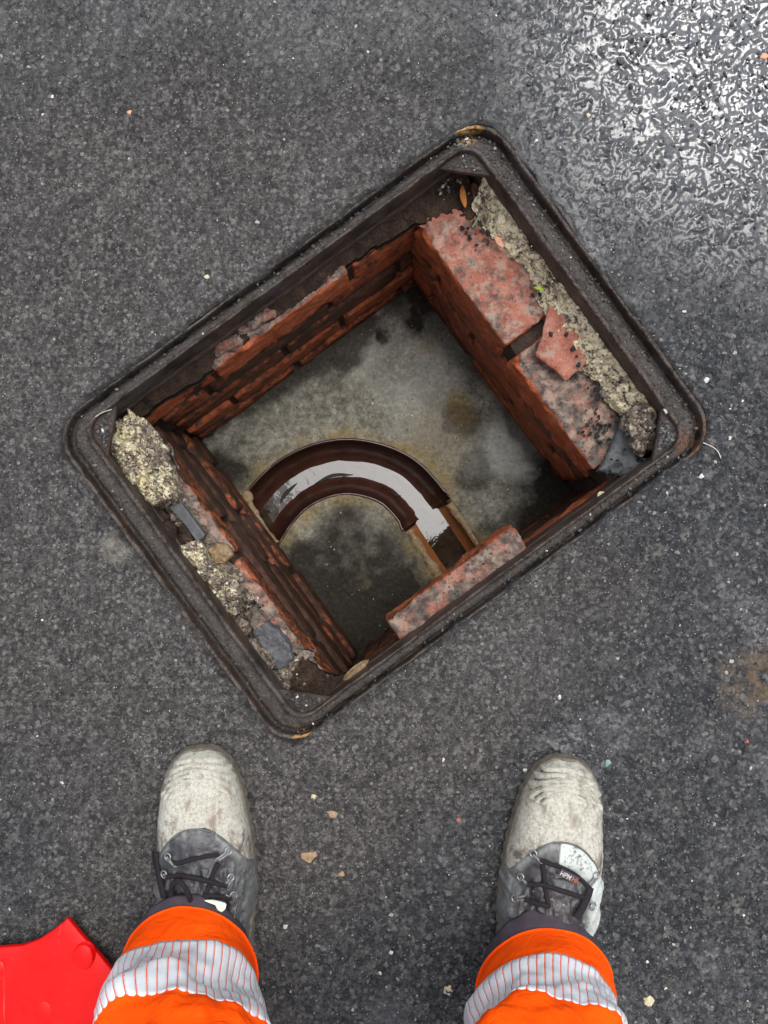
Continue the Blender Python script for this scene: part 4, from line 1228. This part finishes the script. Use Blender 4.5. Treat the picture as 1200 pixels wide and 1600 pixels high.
# ------------------------------------------------------------------ RED PLASTIC PLATE
Hp = .030
ro = [(105, 1436), (126, 1461), (152, 1490), (181, 1525), (215, 1566), (228, 1600), (214, 1660), (120, 1740), (-40, 1790), (-190, 1740), (-230, 1600), (-200, 1490), (-150, 1450), (-115, 1436), (-80, 1462), (-40, 1479), (0, 1482), (35, 1479), (60, 1470), (82, 1455)]
O_ = atl(ro, Hp)[:, :2]
Vr, Fr = radial_slab(O_, Hp, Hp - .009, 320, 40, .004, .0014, .0008, 9, 77, smooth_outline=False, undercut=1.0)
plate = empty('plastic_plate', (*O_.mean(0), 0), 'bright red plastic plate with a curved cut-out edge beside the left leg', 'plastic plate')
obj('plate', Vr, Fr, M['red'], plate)
for (px, py, r) in ((131, 1494, .017), (68, 1582, .018), (-30, 1540, .018), (0, 1512, .012)):
    c = at(px, py, Hp)
    Vb, Fb = radial_slab(np.array([(c[0] + r * math.cos(a) * .8, c[1] + r * math.sin(a)) for a in np.linspace(0, 6.28, 24, endpoint=False)]), Hp + .0035, Hp - .002, 40, 12, .0025, .003, .0, 10, 5, smooth_outline=False, undercut=1.15)
    obj('raised_stud', Vb, Fb, M['red'], plate)
for (px, py) in ((60, 1530), (150, 1600), (-120, 1600), (-60, 1500)):
    c = at(px, py, .01)
    Vb, Fb = radial_slab(np.array([(c[0] + .02 * math.cos(a), c[1] + .02 * math.sin(a)) for a in np.linspace(0, 6.28, 24, endpoint=False)]), Hp - .008, 0, 24, 4, 0, 0, 0, 10, 5, smooth_outline=False, undercut=1.1)
    obj('foot', Vb, Fb, M['red'], plate)

# ------------------------------------------------------------------ PERSON: boots and hi-vis trousers
person = empty('person', (0, -.55, 0), 'standing person in muddy lace-up work boots and orange hi-vis trousers, seen from above', 'person')

BW = ([0, .004, .012, .026, .05, .082, .106, .138, .186, .22, .26, .295, .31], [.010, .0205, .0305, .040, .049, .054, .057, .0588, .058, .052, .046, .040, .022])
BH = ([0, .006, .02, .05, .09, .12, .15, .175, .20, .23, .26, .31], [.030, .046, .060, .071, .076, .081, .086, .090, .099, .125, .15, .15])
def bw(d): return np.interp(d, *BW)
def bh(d): return np.interp(d, *BH)
ZS = .022
class Boot:
    def __init__(s, toe, ang, side):
        s.toe, s.a, s.side = np.array(toe), ang, side
        s.f = np.array([math.sin(ang), math.cos(ang)])      # towards the toe
        s.r = np.array([math.cos(ang), -math.sin(ang)])
    def w(s, x, d, z):
        x = np.asarray(x, float); d = np.asarray(d, float)
        xy = s.toe + x[..., None] * s.r - d[..., None] * s.f
        return np.concatenate([xy, np.asarray(z, float)[..., None] * np.ones(x.shape + (1,))], -1)
    def zsurf(s, x, d):
        c = np.clip(np.abs(x) / np.maximum(bw(d), 1e-4), 0, .999) ** (1 / .72)
        return ZS + (bh(d) - ZS) * np.sqrt(1 - c ** 2) ** .78
    def surf(s, x, d, off=0.0):
        x = np.asarray(x, float); d = np.asarray(d, float)
        return s.w(x, d, s.zsurf(x, d) + off)
    def loc(s, px, py, z=.1):
        for _ in range(6):
            p = at(px, py, z)[:2] - s.toe
            x, d = p @ s.r, -(p @ s.f)
            z = float(s.zsurf(np.array(x), np.array(max(d, 0.002))))
        return x, d

def build_boot(B, part, arch_d, worn, chalk_side, seed):
    root = person
    # sole
    n = 120
    ds = np.concatenate([np.linspace(0, .31, n), np.linspace(.31, 0, n)])
    xsn = np.concatenate([bw(ds[:n]) + .0022, -bw(ds[n:]) - .0022])
    base = np.linspace(0, 1, len(ds))
    Vs = []
    prof_ = [(-.006, .0), (.0, .004), (.001, .012), (-.001, .020), (.0, .026), (-.004, .029), (-.02, .03)]
    for (o, z) in prof_:
        k = 1 + o / .06
        x = xsn * k; d = (ds - .155) * (1 + o / .16 + .014) + .155
        notch = .0007 * np.sign(np.sin(ds * 420)) * (z < .015)
        Vs.append(B.w(x + np.sign(xsn) * notch, d, np.full_like(x, z)))
    m = len(Vs[0])
    Vs = np.array(Vs).reshape(-1, 3)
    Fs = grid_faces(len(prof_), m, False, True).tolist() + [list(range(m)), list(range((len(prof_) - 1) * m, len(prof_) * m))[::-1]]
    boot = obj('boot', Vs, Fs, M['sole'], root, smooth=True)
    boot['label'] = part
    # upper
    nd, nf = 230, 150
    dd = np.linspace(0.0006, .3095, nd) ** 1.0
    ff = np.linspace(0, math.pi, nf)
    Dg, Fg_ = np.meshgrid(dd, ff, indexing='ij')
    cs, sn = np.cos(Fg_), np.sin(Fg_)
    x = bw(Dg) * np.sign(cs) * np.abs(cs) ** .72
    hz = ZS + (bh(Dg) - ZS) * np.abs(sn) ** .78
    xr, dr = x.ravel(), Dg.ravel()
    up = np.abs(sn).ravel() ** .5
    q = np.stack([xr, dr, np.full_like(xr, seed)], 1)
    arch = dr - (arch_d + .050 * (np.abs(xr) / .056) ** 2.3 + .002 * fbm(q * 60, 2, seed))
    panel = sstep(-.0015, .0015, arch)
    # toe ridges
    rd = np.hypot(xr * .92, (dr - .066) * 1.05)
    rmask = sstep(.032, .037, rd) * (1 - sstep(.062, .066, rd)) * (1 - sstep(.044, .054, dr)) * sstep(.002, .006, np.abs(xr + .004 * np.sin(seed)))
    rid_ = np.sin(rd / .0056 * 2 * math.pi) * .0024 * rmask * (.4 + .6 * sstep(-.4, .4, fbm(q * 55, 2, seed + 1)))
    crease = -.0030 * np.exp(-((dr - (.046 + .10 * xr * (1 if B.side < 0 else -1) * .9 + .002 * fbm(q * 90, 2, seed + 2))) / .0013) ** 2) * (np.abs(xr) < .046) * sstep(-.6, .3, fbm(q * 45, 2, seed + 3))
    dz = fbm(q * 40, 4, seed + 4) * .0016 + fbm(q * 150, 3, seed + 5) * .0007 + rid_ + crease
    wr = fbm(np.stack([xr * 60, dr * 35 + xr * 20, np.full_like(xr, seed)], 1), 3, seed + 6)
    crumple = sstep(.115, .145, dr) * (np.abs(wr) * -.0075 + .0025)
    dz = dz + panel * (.0030 + crumple) - .0014 * np.exp(-(arch / .0022) ** 2)
    V0 = B.w(xr, dr, hz.ravel())
    nrm = np.stack([xr / .06 * .8, np.where(dr < .03, -(0.03 - dr) / .03, 0), up], 1)
    nrm /= np.linalg.norm(nrm, axis=1, keepdims=True) + 1e-9
    V0[:, :2] += (nrm[:, :1] * dz[:, None]) * B.r - (nrm[:, 1:2] * dz[:, None]) * B.f
    V0[:, 2] += nrm[:, 2] * dz
    Fu = grid_faces(nd, nf)
    fm = (arch[Fu].mean(1) > 0)
    wear = -.34 * (rid_ / .0024) - 55 * np.minimum(crease + .0004, 0) * 1.0 + .16 * np.exp(-((xr - .03 * B.side * -1) ** 2 + (dr - .044) ** 2) / .006 ** 2) + .10 * np.exp(-((xr + .004) ** 2 / .016 ** 2 + (dr - .042) ** 2 / .004 ** 2)) + sstep(.0, .03, -arch - .02) * -.12 + .10 * sstep(.075, .105, dr) + worn * sstep(.03, .055, np.abs(xr)) * sstep(.04, .1, dr)
    side_dark = chalk_side * (xr > -.006) if chalk_side else np.zeros_like(xr)
    chalk = np.clip(side_dark * (1 - sstep(.015, .045, arch)) + side_dark * .8 * sstep(.030, .045, xr), 0, 1) + .22 * sstep(.034, .054, np.abs(xr)) + .34 * (1 - sstep(.002, .016, arch)) * sstep(-.2, .5, fbm(q * 50, 3, seed + 9))
    for nm, sel, mt in (('toe_cap', ~fm, M['rand']), ('vamp', fm, M['leather'])):
        F_ = Fu[sel]
        us = np.zeros(len(V0), bool); us[F_] = True
        rm = np.cumsum(us) - 1
        obj(nm, V0[us], rm[F_][:, ::-1], mt, boot, attrs={'wear': wear[us], 'chalk': chalk[us]})
    # seam roll along the arch
    xx = np.linspace(-.052, .052, 60)
    da = arch_d + .050 * (np.abs(xx) / .056) ** 2.3
    Vt, Ft = tube(B.surf(xx, da, .0008), .0012, 6)
    obj('seam', Vt, Ft, M['leather'], boot, attrs={'chalk': np.full(len(Vt), .12)})
    return boot
def lace(B, pts, r, boot, off=.006, n=24, flat=.7, name='lace', mat='lace'):
    L_ = []
    for p in pts:
        x, d = B.loc(p[0], p[1])
        L_.append(B.surf(x, d, off + (p[2] if len(p) > 2 else 0)))
    P = spline(np.array(L_), n)
    Vt, Ft = tube(P, r, 8, flat=flat)
    return obj(name, Vt, Ft, M[mat], boot)
def eyelet(B, px, py, boot, r=.0042, off=.0062):
    x, d = B.loc(px, py)
    c = B.surf(x, d, off)
    tilt = x / .05
    P = []
    for a in np.linspace(0, 2 * math.pi, 20, endpoint=False):
        P.append(c + np.array([r * math.cos(a) * math.cos(tilt * .7), r * math.sin(a), -r * math.cos(a) * math.sin(tilt * .7)]))
    Vt, Ft = tube(P, .0011, 6, closed=True)
    obj('eyelet', Vt, Ft, M['eyelet'], boot)
def loop_tab(B, a, b, boot):
    """doubled webbing from an eyelet to the lace"""
    for k in (-1, 1):
        P = []
        for f in np.linspace(0, 1, 8):
            x, d = B.loc(a[0] + (b[0] - a[0]) * f, a[1] + (b[1] - a[1]) * f)
            P.append(B.surf(x + k * .0013, d + k * .0009, .0058 + .0018 * math.sin(f * 3.14)))
        Vt, Ft = tube(P, .0014, 6)
        obj('webbing_loop', Vt, Ft, M['leather'], boot, attrs={'chalk': np.full(len(Vt), .35)})
def tongue(B, boot, cx, lo, hi, w, seed):
    nx_, nd_ = 40, 60
    xg, dg = np.meshgrid(np.linspace(-w, w, nx_) + cx, np.linspace(lo, hi, nd_), indexing='ij')
    q = np.stack([xg.ravel(), dg.ravel(), np.full(xg.size, seed)], 1)
    e = 1 - np.clip(np.abs(xg.ravel() - cx) / w, 0, 1) ** 4
    off = -.003 + .0085 * e * sstep(lo - .001, lo + .010, dg.ravel()) - .0055 * np.abs(fbm(q * np.array([55, 38, 1]), 3, seed)) * e
    Vt = B.surf(xg.ravel(), dg.ravel(), 0); Vt[:, 2] += off
    obj('tongue', Vt, grid_faces(nx_, nd_), M['leather'], boot, attrs={'chalk': np.zeros(len(Vt))})

BL_ = Boot(at(312, 1170, .02)[:2], math.radians(-3.5), -1)
BR_ = Boot(at(886, 1186, .02)[:2], math.radians(8.5), 1)
bl = build_boot(BL_, 'work boot with a torn pale toe and a looped bow', .082, .05, 0, 3)
br = build_boot(BR_, 'work boot with chalky leather and a small woven tag', .086, -.04, 1.0, 11)
tongue(BL_, bl, -.002, .118, .20, .026, 5)
tongue(BR_, br, .000, .118, .20, .027, 9)
# left boot lacing
for p in ((264, 1336), (258, 1363), (358, 1327), (362, 1368), (366, 1396), (251, 1418)): eyelet(BL_, *p, bl)
for a_, b_ in (((264, 1338), (274, 1350)), ((259, 1365), (272, 1366)), ((356, 1330), (342, 1340)), ((361, 1372), (354, 1382)), ((365, 1398), (356, 1396))): loop_tab(BL_, a_, b_, bl)
lace(BL_, [(272, 1347), (286, 1345), (298, 1341), (316, 1337), (328, 1335), (344, 1333)], .0026, bl)
lace(BL_, [(262, 1366), (284, 1365), (305, 1368), (330, 1374), (357, 1381)], .0030, bl, .008)
lace(BL_, [(343, 1346), (336, 1358), (330, 1376), (321, 1398)], .0026, bl, .006)
lace(BL_, [(320, 1396), (340, 1396), (364, 1400)], .0028, bl, .008)
lace(BL_, [(271, 1410), (271, 1388), (276, 1372, .008), (286, 1365, .012), (295, 1374, .012), (300, 1390, .008), (302, 1405)], .0032, bl, .010, 40, 1.0, 'lace_bow')
lace(BL_, [(246, 1328), (248, 1345), (252, 1368), (258, 1392), (264, 1412)], .0030, bl, .006, 24, 1.0, 'lace_end')
lace(BL_, [(242, 1330), (245, 1352), (250, 1376), (256, 1400)], .0026, bl, .005, 24, 1.0, 'lace_end')
# right boot lacing
for p in ((832, 1331), (812, 1367), (803, 1400), (930, 1366), (925, 1413)): eyelet(BR_, *p, br)
for a_, b_ in (((834, 1335), (846, 1346)), ((814, 1371), (826, 1380)), ((806, 1401), (822, 1398)), ((928, 1370), (920, 1380)), ((924, 1408), (915, 1400))): loop_tab(BR_, a_, b_, br)
lace(BR_, [(842, 1340), (858, 1346), (876, 1352), (898, 1364), (920, 1384)], .0027, br, .008)
lace(BR_, [(822, 1378), (848, 1379), (876, 1388), (912, 1399)], .0030, br, .008)
lace(BR_, [(818, 1401), (838, 1408), (858, 1412)], .0028, br, .008)
lace(BR_, [(846, 1346), (849, 1365), (851, 1385), (856, 1414)], .0029, br, .006)
lace(BR_, [(920, 1382), (916, 1396), (908, 1414), (898, 1430)], .0046, br, .008, 24, .5)
# woven tag with its lettering
tx, td = BR_.loc(886, 1364)
tc = Vector(BR_.surf(tx, td, .0115))
tq = Matrix.Translation(tc) @ Matrix.Rotation(math.radians(-27), 4, 'Z') @ Matrix.Rotation(math.radians(12), 4, 'X')
def tag_box(name, x0, x1, y0, y1, z0, z1, mat, parent):
    Vb = np.array([list(tq @ Vector((x, y, z))) for z in (z0, z1) for (x, y) in ((x0, y0), (x1, y0), (x1, y1), (x0, y1))])
    return obj(name, Vb, [[3, 2, 1, 0], [4, 5, 6, 7], [0, 1, 5, 4], [1, 2, 6, 5], [2, 3, 7, 6], [3, 0, 4, 7]], mat, parent, smooth=False)
tag_box('woven_tag', -.0125, .0115, -.0048, .0048, -.0012, 0, M['tagdark'], br)
for chars, x0, mt in (('HPM', -.0112, 'tagwhite'), ('HI', .0040, 'tagred')):
    cu = bpy.data.curves.new('lettering', 'FONT')
    cu.body = chars; cu.size = .0088; cu.extrude = .0002; cu.offset = .0002
    cu.materials.append(M[mt])
    tmp = bpy.data.objects.new('tmp', cu)
    me = bpy.data.meshes.new_from_object(tmp)
    bpy.data.objects.remove(tmp)
    me.name = 'tag_lettering'
    Vt = np.array([list(tq @ Vector((v.co.x * .8 + x0, v.co.y - .0031, v.co.z + .0004))) for v in me.vertices])
    Ft = [list(p.vertices) for p in me.polygons]
    obj('tag_lettering', Vt, Ft, M[mt], br, smooth=False)

# trousers -------------------------------------------------------
class Leg:
    """loft: centre, radii by height; fold relief"""
    def __init__(s, zs, cx, cy, rx, ry, front, seed):
        s.zs, s.cx, s.cy, s.rx, s.ry, s.fr, s.seed = zs, cx, cy, rx, ry, front, seed
    def hem(s, th):       # th = 0 at the front (+Y)
        c = np.cos(th)
        return s.fr[1] + (s.fr[0] - s.fr[1]) * (.5 + .5 * c) ** .8
    def pt(s, th, t, off=0.0, fold=1.0):
        """t = height above the hem (m)"""
        th = np.asarray(th, float); t = np.asarray(t, float)
        h = s.hem(th)
        z = h + t * (1 - .12 * (h - .06) / .9)
        cx, cy = np.interp(z, s.zs, s.cx), np.interp(z, s.zs, s.cy)
        rx, ry = np.interp(z, s.zs, s.rx), np.interp(z, s.zs, s.ry)
        q = np.stack([np.cos(th) * 1.3, np.sin(th) * 1.3 + t * 4, t * 16 + s.seed], -1).reshape(-1, 3)
        q2 = np.stack([np.cos(th) * 3, np.sin(th) * 3, t * 45 + s.seed], -1).reshape(-1, 3)
        amp = .013 * sstep(.015, .12, t).ravel() + .0018
        d = fold * (fbm(q, 3, s.seed) * amp + (.0030 * sstep(.02, .1, t).ravel()) * fbm(q2, 3, s.seed + 5)
                    + (.010 * sstep(.05, .13, t) * np.sin((t + .02 * np.sin(th * 2 + s.seed)) * 52 + th)).ravel() * .55)
        d = d.reshape(th.shape) + off
        e = 1.0
        sx, sy = np.sin(th), np.cos(th)
        x = cx + (rx + d) * np.sign(sx) * np.abs(sx) ** e
        y = cy + (ry + d) * np.sign(sy) * np.abs(sy) ** e
        return np.stack([x, y, z], -1)
LZ = [.02, .10, .18, .31, .50, .78]
legL = Leg(LZ, [-.236, -.231, -.221, -.200, -.160, -.095], [-.555, -.557, -.560, -.563, -.565, -.57], [.077, .082, .095, .098, .098, .106], [.099, .097, .088, .080, .085, .11], (.106, .030), 2.0)
legR = Leg(LZ, [.197, .190, .173, .150, .126, .095], [-.572, -.574, -.572, -.568, -.566, -.57], [.078, .082, .087, .089, .094, .106], [.090, .088, .082, .078, .085, .11], (.104, .035), 7.0)
tv, tf, n0 = [], [], 0
for leg in (legL, legR):
    nt, nz = 200, 190
    tt, zz = np.meshgrid(np.linspace(0, 2 * math.pi, nt, endpoint=False), np.concatenate([np.linspace(0, .3, 130), np.linspace(.31, .68, 60)]), indexing='ij')
    outer = leg.pt(tt, zz)
    inner = leg.pt(tt, zz, -.0018)
    V = np.concatenate([outer.reshape(-1, 3), inner.reshape(-1, 3)])
    nn = nt * nz
    Fo = grid_faces(nt, nz, True, False)
    F_ = Fo.tolist() + (Fo[:, ::-1] + nn).tolist()
    for i in range(nt):
        j = (i + 1) % nt
        F_.append([i * nz, i * nz + nn, j * nz + nn, j * nz])
    tv.append(V); tf += [[k + n0 for k in f] for f in F_]; n0 += len(V)
# seat and waist, closed at the top
nt, nz = 120, 30
tt, zz = np.meshgrid(np.linspace(0, 2 * math.pi, nt, endpoint=False), np.linspace(.70, 1.0, nz), indexing='ij')
rx = np.interp(zz, [.70, .78, .88, 1.0], [.17, .19, .19, .165]); ry = np.interp(zz, [.70, .78, .88, 1.0], [.07, .115, .12, .10])
hp = np.stack([rx * np.sin(tt), -.57 + ry * np.cos(tt), zz], -1).reshape(-1, 3)
Fo = grid_faces(nt, nz, True, False).tolist() + [[i * nz for i in range(nt)], [i * nz + nz - 1 for i in range(nt)][::-1]]
tv.append(hp); tf += [[k + n0 for k in f] for f in Fo]
trousers = obj('trousers', np.concatenate(tv), tf, M['orange'], person)
# stitched hem rolls, dark under-hem, reflective strips
for leg in (legL, legR):
    th = np.linspace(0, 2 * math.pi, 160, endpoint=False)
    P = leg.pt(th, np.full(160, .001), .0006)
    Vt, Ft = tube(P, .0016, 6, closed=True)
    obj('hem', Vt, Ft, M['orange'], trousers)
def underhem(leg, fy, drop, name='gaiter'):
    nt, nz = 160, 26
    tt, zz = np.meshgrid(np.linspace(0, 2 * math.pi, nt, endpoint=False), np.linspace(-drop, .06, nz), indexing='ij')
    P = leg.pt(tt, zz, 0, .3)
    k = sstep(.02, -.03, zz)
    out = -.0045 + .0
    cx, cy = np.interp(.1, leg.zs, leg.cx), np.interp(.1, leg.zs, leg.cy)
    P[..., 1] += fy * np.clip(np.cos(tt), 0, 1) * np.clip((-.001 - zz) / drop, 0, 1.1)
    P[..., 0] = cx + (P[..., 0] - cx) * .955
    P[..., 1] = np.where(np.cos(tt) < 0, cy + (P[..., 1] - cy) * .955, P[..., 1] - .0065 * sstep(-.006, .004, zz))
    P[..., 2] = np.maximum(P[..., 2] + .012 * np.clip(np.cos(tt), 0, 1) * np.clip((0 - zz) / drop, 0, 1), .004)
    V = P.reshape(-1, 3)
    V = V + np.stack([fbm(V * 30, 3, 3) * .003, fbm(V * 30, 3, 4) * .003, np.zeros(len(V))], 1)
    c = np.array([cx, cy])
    V2 = V.copy(); V2[:, :2] = c + (V[:, :2] - c) * .975
    nn = len(V)
    Fo = grid_faces(nt, nz, True, False)
    F_ = Fo.tolist() + (Fo[:, ::-1] + nn).tolist()
    for i in range(nt):
        j = (i + 1) % nt
        F_.append([i * nz, i * nz + nn, j * nz + nn, j * nz])
        F_.append([i * nz + nz - 1, j * nz + nz - 1, j * nz + nz - 1 + nn, i * nz + nz - 1 + nn])
    return obj(name, np.concatenate([V, V2]), F_, M['black_cloth'], person)
underhem(legL, .012, .020)
underhem(legR, .016, .030)
NS = 62
for leg, bands in ((legL, ((.052, .155), (.198, .27))), (legR, ((.055, .142), (.195, .265)))):
    for (t0, t1) in bands:
        for k in range(NS):
            a0, a1 = (k + .055) / NS * 2 * math.pi, (k + .945) / NS * 2 * math.pi
            na, nb = 5, 22
            ag, bg = np.meshgrid(np.linspace(0, 1, na), np.linspace(0, 1, nb), indexing='ij')
            endr = .0016 * (1 - np.sqrt(np.clip(1 - (2 * ag - 1) ** 2, 0, 1)))
            tz = t0 + endr + (t1 - t0 - 2 * endr) * bg
            sl = .25 * (tz - t0)
            P = leg.pt(a0 + (a1 - a0) * ag + sl, tz, .0005).reshape(-1, 3)
            Pb = leg.pt(a0 + (a1 - a0) * ag + sl, tz, .0001).reshape(-1, 3)
            nn = len(P)
            Fo = grid_faces(na, nb)
            F_ = Fo.tolist()
            ring = [i * nb for i in range(na)] + [(na - 1) * nb + j for j in range(1, nb)] + [i * nb + nb - 1 for i in range(na - 2, -1, -1)] + [j for j in range(nb - 2, 0, -1)]
            F_ += [[ring[q + 0], ring[q] + nn, ring[(q + 1) % len(ring)] + nn, ring[(q + 1) % len(ring)]] for q in range(len(ring))]
            obj('reflective_strip', np.concatenate([P, Pb]), F_, M['reflect'], trousers)
# paint blob on the dark under-hem of one leg
o_ = atl([(318, 1407), (332, 1407), (346, 1410), (354, 1413), (352, 1421), (346, 1426), (340, 1422), (336, 1414), (326, 1410)], .100)[:, :2]
Vb, Fb = radial_slab(o_, .1005, .096, 60, 8, .0005, .0006, .0, 20, 3, smooth_outline=True)
obj('paint_blob', Vb, Fb, M['paint'], person)
print('tris', sum(len(p.vertices) - 2 for m in bpy.data.meshes for p in m.polygons))
